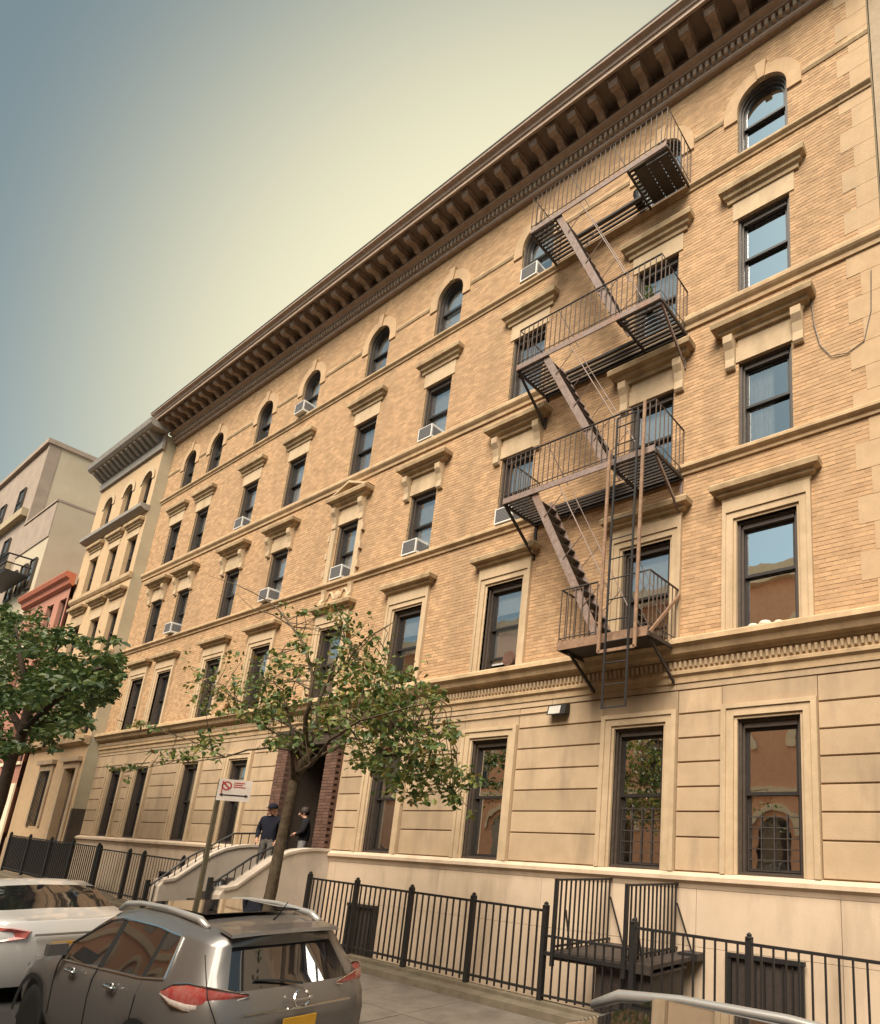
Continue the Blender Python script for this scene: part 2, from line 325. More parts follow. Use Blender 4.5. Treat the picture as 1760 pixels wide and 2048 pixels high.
# ------------------------------------------------------------------ main apartment building
XL, XR, ZTOP = -26.75, 2.04, 18.42
XC = [0.0, -2.32, -5.88, -9.10, -12.27, -15.89, -18.85, -22.45, -24.72]
ROWS = {1: (1.96, 4.29, 0.50), 2: (5.71, 7.70, 0.52), 3: (9.08, 10.87, 0.49), 4: (12.34, 14.17, 0.51), 5: (15.72, 16.94, 0.52)}
bld = thing('apartment_building', 'long five storey tan brick apartment building with brown bracketed cornice and arched top windows', 'building', (-12.36, 0, 0))

def arch_pts(xc, z, r, n=14): return [(xc + r * math.cos(math.pi * i / n), z + r * math.sin(math.pi * i / n)) for i in range(n + 1)]
def wall_zone(b, z0, z1, rows, y, x0=XL, x1=XR, cols=XC, skip=()):
    """vertical sheet at depth y between z0 and z1 with openings left out, plus jamb returns"""
    row = rows; zb, zt, hw = ROWS[row]; ar = row == 5
    top = zt + (hw if ar else 0)
    cs = sorted([c for i, c in enumerate(cols) if (row, i) not in skip])
    Y1 = 0.13
    if zb > z0: b.quad((x0, y, z0), (x1, y, z0), (x1, y, zb), (x0, y, zb))
    if z1 > top: b.quad((x0, y, top), (x1, y, top), (x1, y, z1), (x0, y, z1))
    e = x0
    for c in cs + [None]:
        nx = c - hw if c is not None else x1
        b.quad((e, y, zb), (nx, y, zb), (nx, y, top), (e, y, top))
        if c is None: break
        e = c + hw
        b.quad((c - hw, y, zb), (c - hw, Y1, zb), (c - hw, Y1, zt), (c - hw, y, zt))
        b.quad((c + hw, Y1, zb), (c + hw, y, zb), (c + hw, y, zt), (c + hw, Y1, zt))
        b.quad((c - hw, y, zb), (c + hw, y, zb), (c + hw, Y1, zb), (c - hw, Y1, zb))
        if ar:
            P = arch_pts(c, zt, hw)
            for (xa, za), (xb, zb_) in zip(P, P[1:]):
                b.quad((xb, y, zb_), (xa, y, za), (xa, y, top), (xb, y, top))
                b.quad((xa, y, za), (xb, y, zb_), (xb, Y1, zb_), (xa, Y1, za))
        else: b.quad((c - hw, Y1, zt), (c + hw, Y1, zt), (c + hw, y, zt), (c - hw, y, zt))
b = MB()
for row, z0, z1 in ((2, 5.2, 8.5), (3, 8.5, 11.8), (4, 11.8, 15.2), (5, 15.2, 18.6)): wall_zone(b, z0, z1, row, 0.004)
b.build('wall', M['mortar'], bld)
cd = XC[4]; b = MB()
wall_zone(b, 1.85, 5.2, 1, 0.035, XL, cd - 0.98, XC[5:]); wall_zone(b, 1.85, 5.2, 1, 0.035, cd + 0.98, XR, XC[:4])
b.quad((cd - .98, 0.035, 4.5), (cd + .98, 0.035, 4.5), (cd + .98, 0.035, 5.2), (cd - .98, 0.035, 5.2))
b.build('ground_floor_wall', M['mortar'], bld)
# shell: sides, back, roof, floor
b = MB()
b.quad((XL, 14, -1), (XL, 0.0, -1), (XL, 0.0, 19.3), (XL, 14, 19.3)); b.quad((XR, 0.0, -1), (XR, 14, -1), (XR, 14, 19.3), (XR, 0.0, 19.3))
b.quad((XR, 14, -1), (XL, 14, -1), (XL, 14, 19.3), (XR, 14, 19.3))
b.quad((XL, 0.0, 18.60), (XR, 0.0, 18.60), (XR, 0.0, 19.3), (XL, 0.0, 19.3))
b.build('side_wall', M['side2'], bld)
b = MB(); b.box(XL + 0.01, XR - 0.01, -0.3, 13.9, 19.24, 19.29); b.build('roof', M['corn_dk'], bld)
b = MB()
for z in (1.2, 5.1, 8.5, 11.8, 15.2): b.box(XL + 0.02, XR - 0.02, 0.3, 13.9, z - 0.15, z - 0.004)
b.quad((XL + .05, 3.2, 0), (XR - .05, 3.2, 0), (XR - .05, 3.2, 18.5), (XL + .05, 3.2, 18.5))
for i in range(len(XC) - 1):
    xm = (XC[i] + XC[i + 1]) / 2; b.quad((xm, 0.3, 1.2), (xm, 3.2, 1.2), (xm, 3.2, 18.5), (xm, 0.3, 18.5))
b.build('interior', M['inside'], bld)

# bricks -----------------------------------------------------------
CH, BL = 0.0745, 0.213
def blocked(xa, xb, za, zb_):
    for row in (2, 3, 4, 5):
        z0, z1, hw = ROWS[row]
        if row == 5:
            if zb_ > z0 and za < z1 + hw + 0.05:
                for c in XC:
                    if za < z1:
                        if xb > c - hw and xa < c + hw: return (c - hw, c + hw)
                    else:
                        dx = 0 if xa < c < xb else min(abs(xa - c), abs(xb - c)); dz = max(0, za - z1)
                        if math.hypot(dx, dz) < hw + 0.02: return (9e9, -9e9)
        elif zb_ > z0 + 0.01 and za < z1 - 0.005:
            for c in XC:
                if xb > c - hw and xa < c + hw: return (c - hw, c + hw)
    return None
nb = 0; big = MB(); singles = []
z = 5.72; k = 0
while z + CH < 18.45:
    x = XL + 0.004 - (BL / 2 if k % 2 else 0)
    while x < 1.72:
        xa, xb = max(x, XL + 0.004), min(x + BL - 0.011, 1.72)
        x += BL
        if xb - xa < 0.04: continue
        za, zb_ = z, z + CH - 0.0105
        segs = [(xa, xb)]
        bl = blocked(xa, xb, za, zb_)
        if bl:
            if bl[0] > 1e8: segs = []
            else: segs = [s_ for s_ in ((xa, min(xb, bl[0])), (max(xa, bl[1]), xb)) if s_[1] - s_[0] > 0.03]
        for s_ in segs:
            yf = rnd.uniform(-0.0025, 0.0015)
            full = s_[1] - s_[0] > BL - 0.02
            if full and len(singles) < 300 and 0.76 < s_[0] and s_[1] < 1.73 and 5.75 < za < 10.6: singles.append((s_[0], yf, za)); continue
            big.box(s_[0], s_[1], yf, 0.02, za, zb_, skip='k')
    z += CH; k += 1
tag(big.build('brickwork', M['brick'], bld), kind='stuff')
b1 = MB().box(0, BL - 0.011, 0, 0.02, 0, CH - 0.0105).mesh('brick', M['brick_one'])
for p in singles: inst('brick', b1, bld, p)

# quoins at the right end
z = 5.75; k = 0
while z < 18.3:
    x0 = 1.46 if k % 2 else 1.68
    b = MB(); b.box(x0, XR, -0.007, 0.03, z, z + 0.447); b.build('quoin', M['quoin'], bld); z += 0.455; k += 1

# belt courses
def belt(name, z0, z1, pr, m):
    h = z1 - z0
    prof = [(0.03, z0), (-pr * 0.35, z0), (-pr * 0.4, z0 + h * 0.3), (-pr * 0.75, z0 + h * 0.45), (-pr, z0 + h * 0.6), (-pr, z0 + h * 0.88), (-pr * 0.9, z1), (0.03, z1 + 0.002)]
    MB().sweepx(prof[::-1], XL - 0.02, XR).build(name, m, bld)
belt('belt_course', 15.56, 15.72, 0.09, M['belt']); belt('belt_course', 12.08, 12.34, 0.11, M['belt']); belt('belt_course', 8.90, 9.08, 0.11, M['belt'])
# string course at the springing of the arches, broken by the arches
e = XL
for c in sorted(XC) + [None]:
    nx = c - 0.83 if c is not None else XR
    if nx > e + 0.05: MB().sweepx([(0.03, 16.87), (0.03, 16.99), (-0.035, 16.985), (-0.045, 16.93), (-0.02, 16.87)], e, nx).build('string_course', M['belt'], bld)
    if c is not None: e = c + 0.83
# first floor cornice with egg moulding
prof = [(0.06, 4.98), (0.06, 5.70), (-0.22, 5.71), (-0.30, 5.66), (-0.31, 5.58), (-0.24, 5.53), (-0.20, 5.44), (-0.12, 5.41), (-0.10, 5.37), (-0.045, 5.36), (-0.045, 5.19), (-0.075, 5.17), (-0.075, 5.12), (-0.03, 5.08), (-0.02, 4.98)]
MB().sweepx(prof, XL - 0.03, XR).build('floor_cornice', M['belt'], bld)
eg = MB(); x = XL + 0.05
while x < XR - 0.06:
    eg.add([(x, -0.046, 5.21), (x + .055, -0.046, 5.21), (x + .055, -0.046, 5.34), (x, -0.046, 5.34), (x + .012, -0.085, 5.23), (x + .043, -0.085, 5.23), (x + .05, -0.10, 5.33), (x + .005, -0.10, 5.33)],
           [(4, 5, 6, 7), (0, 1, 5, 4), (1, 2, 6, 5), (2, 3, 7, 6), (3, 0, 4, 7)]); x += 0.095
tag(eg.build('egg_moulding', M['trim'], bld), kind='stuff')
# water table and base
MB().sweepx([(0.05, 1.72), (0.05, 1.958), (-0.05, 1.955), (-0.13, 1.90), (-0.13, 1.84), (-0.08, 1.79), (-0.055, 1.72)], XL, XC[4] - 1.39).build('water_table', M['base'], bld)
MB().sweepx([(0.05, 1.72), (0.05, 1.958), (-0.05, 1.955), (-0.13, 1.90), (-0.13, 1.84), (-0.08, 1.79), (-0.055, 1.72)], XC[4] + 1.39, XR).build('water_table', M['base'], bld)
jx = [XL, -23.6, -20.4, -17.1, -13.25, -11.29, -6.9, -4.2, -1.14, 1.0, XR]
for i in range(len(jx) - 1):
    for z0, z1 in ((-0.9, 0.90), (0.906, 1.715)):
        if jx[i] == -13.25 and z0 > 0: continue
        MB().box(jx[i] + 0.004, jx[i + 1] - 0.004, -0.05, 0.05, z0, z1).build('base_panel', M['base'], bld)

# rusticated ground floor blocks
CZ = [1.965, 2.48, 2.87, 3.26, 3.655, 4.05, 4.455, 4.86]
edges = [XL]
for i, c in enumerate(sorted(XC)):
    w = 1.45 if abs(c + 12.27) < .1 else 0.76
    edges += [c - w, c + w]
edges.append(XR)
bm_cache = {}
for i in range(0, len(edges), 2):
    for j in range(7):
        w, h = edges[i + 1] - edges[i], CZ[j + 1] - CZ[j]
        if w < 0.08: continue
        b = MB(); x0, x1, z0, z1 = edges[i] + 0.004, edges[i + 1] - 0.004, CZ[j] + 0.006, CZ[j + 1] - 0.006
        b.add([(x0, 0.034, z0), (x1, 0.034, z0), (x1, 0.034, z1), (x0, 0.034, z1), (x0 + .008, 0, z0 + .012), (x1 - .008, 0, z0 + .012), (x1 - .008, 0, z1 - .012), (x0 + .008, 0, z1 - .012)],
              [(4, 5, 6, 7), (0, 1, 5, 4), (1, 2, 6, 5), (2, 3, 7, 6), (3, 0, 4, 7)])
        b.build('stone_block', M['stone'], bld)
for i in range(1, len(edges) - 1, 2):
    x0, x1 = edges[i] + 0.004, edges[i + 1] - 0.004
    MB().box(x0, x1, 0.0, 0.05, 4.53, 4.848).build('stone_block', M['stone'], bld)
ex = [XL, -23.2, -19.6, -16.3, -13.9, -10.6, -7.4, -4.3, -1.6, XR]
for i in range(len(ex) - 1): MB().box(ex[i] + .004, ex[i + 1] - .004, 0.0, 0.05, 4.872, 4.978).build('stone_block', M['stone'], bld)

# windows -----------------------------------------------------------
def ring(b, xc, z0, zt, hw, t, y0, y1, arch, n=14, bottom=True):
    """frame of thickness t inside an opening, square or arch headed"""
    if arch:
        Po, Pi = arch_pts(xc, zt, hw, n), arch_pts(xc, zt, hw - t, n)
        Po = [(xc + hw, z0)] + Po + [(xc - hw, z0)]; Pi = [(xc + hw - t, z0)] + Pi + [(xc - hw + t, z0)]
        for a, c, d, e in zip(Po, Po[1:], Pi[1:], Pi):
            b.add([(p[0], y, p[1]) for y in (y0, y1) for p in (a, c, d, e)], [(0, 3, 2, 1)[::-1], (4, 5, 6, 7), (2, 3, 7, 6), (0, 1, 5, 4)])
        if bottom: b.box(xc - hw + t, xc + hw - t, y0, y1, z0, z0 + t)
    else:
        b.box(xc - hw, xc - hw + t, y0, y1, z0, zt); b.box(xc + hw - t, xc + hw, y0, y1, z0, zt)
        b.box(xc - hw + t, xc + hw - t, y0, y1, zt - t, zt)
        if bottom: b.box(xc - hw + t, xc + hw - t, y0, y1, z0, z0 + t)
wm = {}
for row, (zb, zt, hw) in ROWS.items():
    ar = row == 5; h = zt - zb; full = h + (hw if ar else 0); zm = full * 0.5 if ar else h * 0.5
    f = MB(); ring(f, 0, 0, h, hw, 0.045, 0.10, 0.32, ar); ring(f, 0, 0, h, hw - 0.045, 0.035, 0.15, 0.32, ar, bottom=False)
    if not ar: f.box(-hw + .08, hw - .08, 0.13, 0.32, h - 0.13, h - 0.045)
    f.box(-hw + .001, hw - .001, 0.065, 0.10, 0.001, 0.035)
    wi = hw - 0.08; top = h if ar else h - 0.13
    s1 = MB()
    if ar: ring(s1, 0, zm, h, wi, 0.05, 0.20, 0.24, True)
    else: ring(s1, 0, zm, top, wi, 0.05, 0.20, 0.24, False)
    s2 = MB(); ring(s2, 0, 0.045, zm + 0.05, wi, 0.05, 0.25, 0.29, False)
    p1 = MB()
    if ar:
        P = [(-wi + .05, zm + .05), (wi - .05, zm + .05)] + arch_pts(0, h, wi - .05)
        p1.add([(x, 0.22, z) for x, z in P], [tuple(range(len(P)))])
    else: p1.quad((-wi + .05, .22, zm + .05), (wi - .05, .22, zm + .05), (wi - .05, .22, top - .05), (-wi + .05, .22, top - .05))
    p2 = MB(); p2.quad((-wi + .05, .27, .095), (wi - .05, .27, .095), (wi - .05, .27, zm), (-wi + .05, .27, zm))
    cw = wi
    def sheetm(z0, z1, wave=0.0, x0=-cw, x1=cw):
        b = MB(); n = 24
        for i in range(n):
            a, c = x0 + (x1 - x0) * i / n, x0 + (x1 - x0) * (i + 1) / n
            ya, yc = 0.315 + wave * math.sin(i * 1.9), 0.315 + wave * math.sin((i + 1) * 1.9)
            b.quad((a, ya, z0), (c, yc, z0), (c, yc, z1), (a, ya, z1))
        return b
    tz = full if ar else top
    wm[row] = dict(frame=f.mesh('window', M['frame']), s1=s1.mesh('sash', M['sash']), s2=s2.mesh('sash', M['sash']),
                   p1=p1.mesh('pane', M['glass']), p2=p2.mesh('pane', M['glass']), q1=p1.mesh('pane', M['glass_clear']), q2=p2.mesh('pane', M['glass_clear']),
                   blind=sheetm(zm - .1, tz).mesh('blind', M['blind']), blindlong=sheetm(0.25, tz).mesh('blind', M['blind']),
                   curt=sheetm(0.06, tz, 0.025, -cw, cw * 0.15).mesh('curtain', M['curtain']), curt2=sheetm(0.06, tz, 0.03).mesh('curtain', M['curtain']))
cover = {(0, 3): 'curt', (2, 2): 'blindlong', (3, 2): 'blind', (1, 2): 'blind', (2, 3): 'curt2', (2, 4): 'curt2', (3, 4): 'blindlong', (3, 3): 'blindlong', (4, 3): 'blindlong', (1, 3): 'blind', (1, 4): 'curt2',
         (4, 4): 'curt2', (5, 4): 'blindlong', (5, 3): 'blindlong', (2, 1): None, (0, 5): None, (2, 5): 'blind', (3, 5): 'blindlong', (4, 5): 'curt', (3, 1): 'curt2', (0, 1): None, (1, 1): None, (0, 2): None, (0, 4): None}
wins = {}
AC_AT = {(2, 5), (5, 5), (3, 4), (6, 4), (2, 3), (3, 3), (4, 3), (5, 3), (7, 3)}
for i, c in enumerate(XC):
    for row, (zb, zt, hw) in ROWS.items():
        if row == 1 and i == 4: continue
        d = wm[row]; o = (c, -0.045, zb)
        w = inst('window', d['frame'], bld, o); wins[(i, row)] = w
        cv = cover.get((i, row), rnd.choice(['blind', 'blindlong', 'curt2', 'curt', 'blind']))
        lift = rnd.choice((0, 0, 0, .12, .3)) if row > 1 and i > 1 and (i, row) not in AC_AT else 0
        o2 = (c, -0.045, zb + lift)
        inst('sash', d['s1'], w, o); inst('sash', d['s2'], w, o2); inst('pane', d['q1' if cv else 'p1'], w, o); inst('pane', d['q2' if cv else 'p2'], w, o2)
        if cv: inst('curtain' if 'cur' in cv else 'blind', d[cv], w, o)

# window trim -----------------------------------------------------------
def hood(zc0, zc1, hx, pr, y0=0.03):
    """moulded hood: profile swept along x with mitred returns"""
    h = zc1 - zc0
    P = [(0.0, zc0, 0.0), (0.25, zc0, 0.0), (0.3, zc0 + h * .22, 0), (0.55, zc0 + h * .30, 0), (0.62, zc0 + h * .5, 0), (0.95, zc0 + h * .58, 0), (1.0, zc0 + h * .85, 0), (0.9, zc1, 0)]
    b = MB(); L = []
    for f, z, _ in P[1:]:
        d = pr * f; e = hx - pr + d
        L.append([(-e, y0, z), (-e, -d, z), (e, -d, z), (e, y0, z)])
    vs = [p for l in L for p in l]; fs = []
    for i in range(len(L) - 1):
        for j in range(3): fs.append((i * 4 + j, i * 4 + j + 1, i * 4 + 5 + j, i * 4 + 4 + j))
    fs.append((3, 2, 1, 0)); n = (len(L) - 1) * 4; fs.append((n, n + 1, n + 2, n + 3))
    b.add(vs, fs); return b
def surround(zb, zt, hw, ow, top):
    b = MB()
    for s in (-1, 1):
        for (a, c, y) in ((hw, hw + .05, -0.015), (hw + .05, hw + .17, -0.05), (hw + .17, ow, -0.075)):
            x0, x1 = sorted((s * a, s * c)); b.box(x0, x1, y, 0.06, zb, top if a >= hw + .17 else zt + (a - hw))
    b.box(-hw - .05, hw + .05, -0.0151, 0.06, zt, zt + .05, skip='b'); b.box(-hw - .17, hw + .17, -0.0501, 0.06, zt + .05, zt + .17); b.box(-ow + .07, ow - .07, -0.0749, 0.06, zt + .17, top)
    b.box(-hw - .0001, hw + .0001, -0.0151, 0.06, zt, zt + .001)
    return b
tm = {}
tm['h4'] = hood(14.60, 14.97, 0.86, 0.20).mesh('hood', M['hood'], (0, 0, 0))
tm['l4'] = MB().box(-0.61, 0.61, -0.02, 0.05, 14.172, 14.598).mesh('lintel', M['trim'])
tm['h3'] = hood(11.38, 11.72, 0.95, 0.28).mesh('hood', M['hood'])
tm['l3'] = MB().box(-0.535, 0.535, -0.025, 0.05, 10.872, 11.20).box(-0.50, 0.50, -0.012, 0.05, 11.20, 11.38).mesh('lintel', M['trim'])
cp = [(0.03, 10.74), (-0.06, 10.74), (-0.09, 10.78), (-0.08, 10.95), (-0.12, 11.12), (-0.19, 11.24), (-0.20, 11.378), (0.03, 11.378)]
tm['c3'] = MB().prism(cp, 'x', -0.09, 0.09).mesh('console', M['trim'])
tm['h2'] = hood(8.08, 8.39, 0.95, 0.24).mesh('hood', M['hood'])
tm['s2'] = surround(5.715, 7.70, 0.52, 0.76, 8.08).mesh('surround', M['trim'])
tm['s1'] = surround(1.962, 4.29, 0.50, 0.755, 4.53).mesh('surround', M['trim'])
a5 = MB(); Po, Pi = arch_pts(0, 16.94, 0.81, 18), arch_pts(0, 16.94, 0.52, 18)
for p, q, r_, s_ in zip(Po, Po[1:], Pi[1:], Pi):
    a5.add([(t[0], y, t[1]) for y in (-0.035, 0.03) for t in (p, q, r_, s_)], [(0, 1, 2, 3)[::-1], (0, 4, 5, 1), (2, 6, 7, 3)])
a5.box(-0.81, -0.52, -0.035, 0.03, 16.72, 16.94, skip='t'); a5.box(0.52, 0.81, -0.035, 0.03, 16.72, 16.94, skip='t')
M['arch'] = mat('arch_stone', (0.52, 0.355, 0.215), (0.44, 0.295, 0.175), 0.88, 4, bump=0.3, c3=(0.3, 0.21, 0.13), s3=1.5)
tm['a5'] = a5.mesh('archivolt', M['arch'])
tm['k5'] = MB().prism([(-0.07, 17.42), (0.07, 17.42), (0.12, 17.86), (-0.12, 17.86)], 'y', -0.07, 0.03).mesh('keystone', M['arch'])
for i, c in enumerate(XC):
    inst('hood', tm['h4'], bld, (c, 0, 0)); inst('lintel', tm['l4'], bld, (c, 0, 0))
    inst('hood', tm['h3'], bld, (c, 0, 0)); inst('lintel', tm['l3'], bld, (c, 0, 0))
    for s in (-1, 1): inst('console', tm['c3'], bld, (c + s * 0.63, 0, 0))
    inst('hood', tm['h2'], bld, (c, 0, 0)); inst('surround', tm['s2'], bld, (c, 0, 0))
    inst('archivolt', tm['a5'], bld, (c, 0, 0)); inst('keystone', tm['k5'], bld, (c, 0, 0))
    if i != 4: inst('surround', tm['s1'], bld, (c, 0, 0))
# pediment, side pilasters and scrolls of the middle bay
c = XC[4]
b = MB()
for s in (-1, 1):
    b.prism([(c + s * 0.95, 11.722), (c + s * 0.80, 11.722), (c, 12.0), (c, 12.07)][::s], 'y', -0.22, 0.03)
b.prism([(c - .78, 11.722), (c + .78, 11.722), (c, 11.99)], 'y', -0.07, 0.03); b.build('pediment', M['trim'], bld)
for s in (-1, 1):
    b = MB(); x0, x1 = sorted((c + s * 0.54, c + s * 0.74)); b.box(x0, x1, -0.07, 0.03, 9.085, 10.73)
    for z in (9.3, 9.85, 10.4): x2, x3 = sorted((c + s * .74, c + s * .82)); b.box(x2, x3, -0.09, 0.03, z, z + 0.2)
    b.build('pilaster', M['trim'], bld)
    MB().prism([(0.03, 8.40), (-0.13, 8.40), (-0.12, 8.52), (-0.06, 8.62), (-0.07, 8.78), (-0.10, 8.895), (0.03, 8.895)], 'x', c + s * .62 - .08, c + s * .62 + .08).build('console', M['trim'], bld)
    b = MB(); b.tube([(c + s * (.14 + .36 * t), -.01, 8.52 + .26 * math.sin(t * 3.0)) for t in [k / 9 for k in range(10)]], 0.035, 7); b.build('scroll', M['trim'], bld, smooth=True)
b = MB(); b.lathe([(0.0, 0.02), (0.13, 0.02), (0.12, -0.03), (0.0, -0.05)], (c, 0, 8.66), 14, 'y'); b.build('shield', M['trim'], bld)

# cornice -----------------------------------------------------------
X0, X1 = XL - 0.06, XR + 0.4
MB().sweepx([(0.02, 18.42), (0.02, 18.53), (-0.10, 18.53), (-0.13, 18.50), (-0.13, 18.45), (-0.10, 18.42)], X0, X1).build('fascia', M['cornice'], bld)
MB().sweepx([(0.02, 18.531), (0.02, 19.2), (-0.24, 19.2), (-0.24, 18.88), (-0.33, 18.86), (-0.33, 18.80), (-0.22, 18.76), (-0.22, 18.72), (-0.12, 18.72), (-0.12, 18.531)], X0, X1).build('frieze', M['cornice'], bld)
MB().box(X0, X1, -0.262, -0.241, 18.885, 19.135).build('frieze_shade', M['corn_shade'], bld)  # dark sheet standing in for shade behind the brackets
MB().box(X0, X1, -0.855, -0.263, 19.120, 19.138).build('soffit_shade', M['corn_shade'], bld)  # dark sheet standing in for shade beneath the overhang
MB().sweepx([(0.0, 19.14), (0.0, 19.38), (-1.02, 19.40), (-1.08, 19.36), (-1.07, 19.31), (-0.98, 19.27), (-0.96, 19.20), (-0.93, 19.19), (-0.92, 19.09), (-0.88, 19.08), (-0.86, 19.14)], X0 - 0.12, X1).build('soffit', M['cornice'], bld)
MB().sweepx([(-0.86, 19.402), (-0.86, 19.44), (-1.06, 19.44), (-1.09, 19.41), (-1.09, 19.37), (-1.08, 19.402)], X0 - 0.14, X1).build('gutter', M['corn_dk'], bld)
MB().sweepx([(-0.921, 19.075), (-0.921, 19.115), (-0.935, 19.115), (-0.935, 19.075)], X0 - 0.12, X1).build('drip_edge', M['corn_lt'], bld)
dm = MB().box(0, 0.075, -0.20, -0.119, 0, 0.15).mesh('dentil', M['corn_lt'])
x = X0 + 0.02; k = 0
while x < X1 - 0.1: inst('dentil', dm, bld, (x, 0, 18.555)); x += 0.148
bp_ = [(-0.23, 18.87), (-0.34, 18.865), (-0.42, 18.90), (-0.46, 18.96), (-0.52, 18.985), (-0.64, 18.955), (-0.74, 18.965), (-0.78, 19.03), (-0.78, 19.125), (-0.23, 19.125)]
bk = MB().prism(bp_, 'x', -0.10, 0.10).box(-0.14, 0.14, -0.83, -0.23, 19.085, 19.1195).prism([(-0.66, 18.93), (-0.76, 18.945), (-0.81, 19.03), (-0.80, 19.08), (-0.68, 19.08)], 'x', -0.118, 0.118).mesh('bracket', M['corn_br'])
x = X0 + 0.2
while x < X1 - 0.1: inst('bracket', bk, bld, (x, 0, 0)); x += 0.60

# entrance portal -----------------------------------------------------------
c = XC[4]
door = MB(); door.box(c - 0.95, c + 0.95, 1.05, 1.12, 1.2, 4.4); dpart = door.build('door', M['frame'], bld)
for s_ in (-1, 1):
    for (z0, z1) in ((1.35, 2.2), (2.35, 3.5)):
        x0, x1 = sorted((c + s_ * 0.08, c + s_ * 0.80)); MB().box(x0, x1, 1.03, 1.052, z0, z1).build('panel', M['sash'], dpart)
MB().quad((c - .8, 1.03, 3.65), (c + .8, 1.03, 3.65), (c + .8, 1.03, 4.3), (c - .8, 1.03, 4.3)).build('transom', M['glass'], dpart)
MB().box(c - 1.42, c + 1.42, -0.16, 0.034, 4.50, 4.80).box(c - 1.44, c + 1.44, -0.22, 0.034, 4.80, 4.90).build('door_lintel', M['frame'], bld)
b = MB()
for s_ in (-1, 1): x0, x1 = sorted((c + s_ * .955, c + s_ * .99)); b.box(x0, x1, 0.036, 1.12, 1.2, 4.5)
b.box(c - .95, c + .95, 0.036, 1.12, 4.45, 4.5); b.box(c - .95, c + .95, -0.05, 1.12, 1.15, 1.2); b.build('vestibule', M['frame'], bld)
MB().lathe([(0, 4.40), (.07, 4.36), (.08, 4.30), (0, 4.26)], (c + .55, .3, 0), 12).build('porch_lamp', M['lamp'], bld)
pb = MB().box(0, 0.238, 0, 0.10, 0, 0.0655).mesh('brick', M['redbrick'])
for s in (-1, 1):
    xa = c + s * 1.14 - 0.25
    pier = MB().box(xa + .004, xa + .496, -0.112, 0.24, 1.2, 4.499).build('door_pier', M['redbrick'], bld)
    z = 1.205; k = 0
    while z < 4.44:
        for q in range(2):
            inst('brick', pb, pier, (xa + q * 0.25 + (0.0 if k % 2 else 0.008), -0.122 + rnd.uniform(-.003, .003), z))
        z += 0.0745; k += 1

# stoop -----------------------------------------------------------
st = thing('stoop', 'grey cement stoop with curved cheek walls and dark steps at the main entrance', 'stoop', (c, -1.2, 0))
def cheek(x0, x1, name='cheek_wall'):
    P = [(-0.052, -0.3), (-0.052, 1.93), (-0.50, 1.93), (-0.78, 1.90), (-1.05, 1.83), (-1.35, 1.68), (-1.75, 1.36), (-2.02, 1.14), (-2.25, 1.10), (-2.30, 1.02), (-2.30, -0.3)]
    w = MB().prism(P, 'x', x0, x1).build(name, M['stoop'], st)
    T = P[1:9]; cap = MB()
    for (ya, za), (yb, zb_) in zip(T, T[1:]):
        cap.add([(x, y, z) for x in (x0 - .03, x1 + .03) for (y, z) in ((ya, za + .001), (yb, zb_ + .001), (yb, zb_ + .06), (ya, za + .06))], [(0, 1, 2, 3), (7, 6, 5, 4), (3, 2, 6, 7), (0, 4, 5, 1), (1, 5, 6, 2), (0, 3, 7, 4)])
    cap.build('coping', M['stoop'], w)
cheek(-13.85, -13.45); cheek(-11.05, -10.68)
gs = gz(c)
MB().box(-13.449, -11.051, -0.95, -0.052, 0, 1.20).build('landing', M['step'], st)
n = 6; rise = (1.2 - gs) / 7
for i in range(n):
    z1 = 1.2 - rise * (i + 1); MB().box(-13.449, -11.051, -0.95 - 0.25 * (i + 1), -0.95 - 0.25 * i + (0.02 if i else 0.0) - .001, -0.2, z1).build('step', M['step'], st)
def rail(name, x, pts, parent, drop, every=1):
    b = MB(); b.tube([(x, y, z) for y, z in pts], 0.025, 6); b.tube([(x, y, z - 0.55) for y, z in pts], 0.016, 6)
    r_ = b.build(name, M['iron'], parent)
    for k in range(len(pts) - 1):
        (ya, za), (yb, zb_) = pts[k], pts[k + 1]; L = max(1, int(math.hypot(ya - yb, za - zb_) / 0.16))
        for q in range(L):
            t = q / L; y, z = ya + (yb - ya) * t, za + (zb_ - za) * t; MB().bar((x, y, z), (x, y, z - drop), 0.016).build('baluster', M['iron'], r_)
    return r_
rail('handrail', -13.62, [(-0.10, 2.28), (-0.85, 2.24), (-1.75, 1.66), (-2.45, 1.0)], st, 0.56)
rail('handrail', -11.0, [(-0.95, 2.15), (-1.65, 1.75), (-2.35, 1.22)], st, 0.5)
MB().box(-13.66, -13.58, -2.52, -2.44, gs, 1.15).build('newel_post', M['iron'], st); MB().box(-11.04, -10.96, -2.42, -2.34, gs, 1.35).build('newel_post', M['iron'], st)

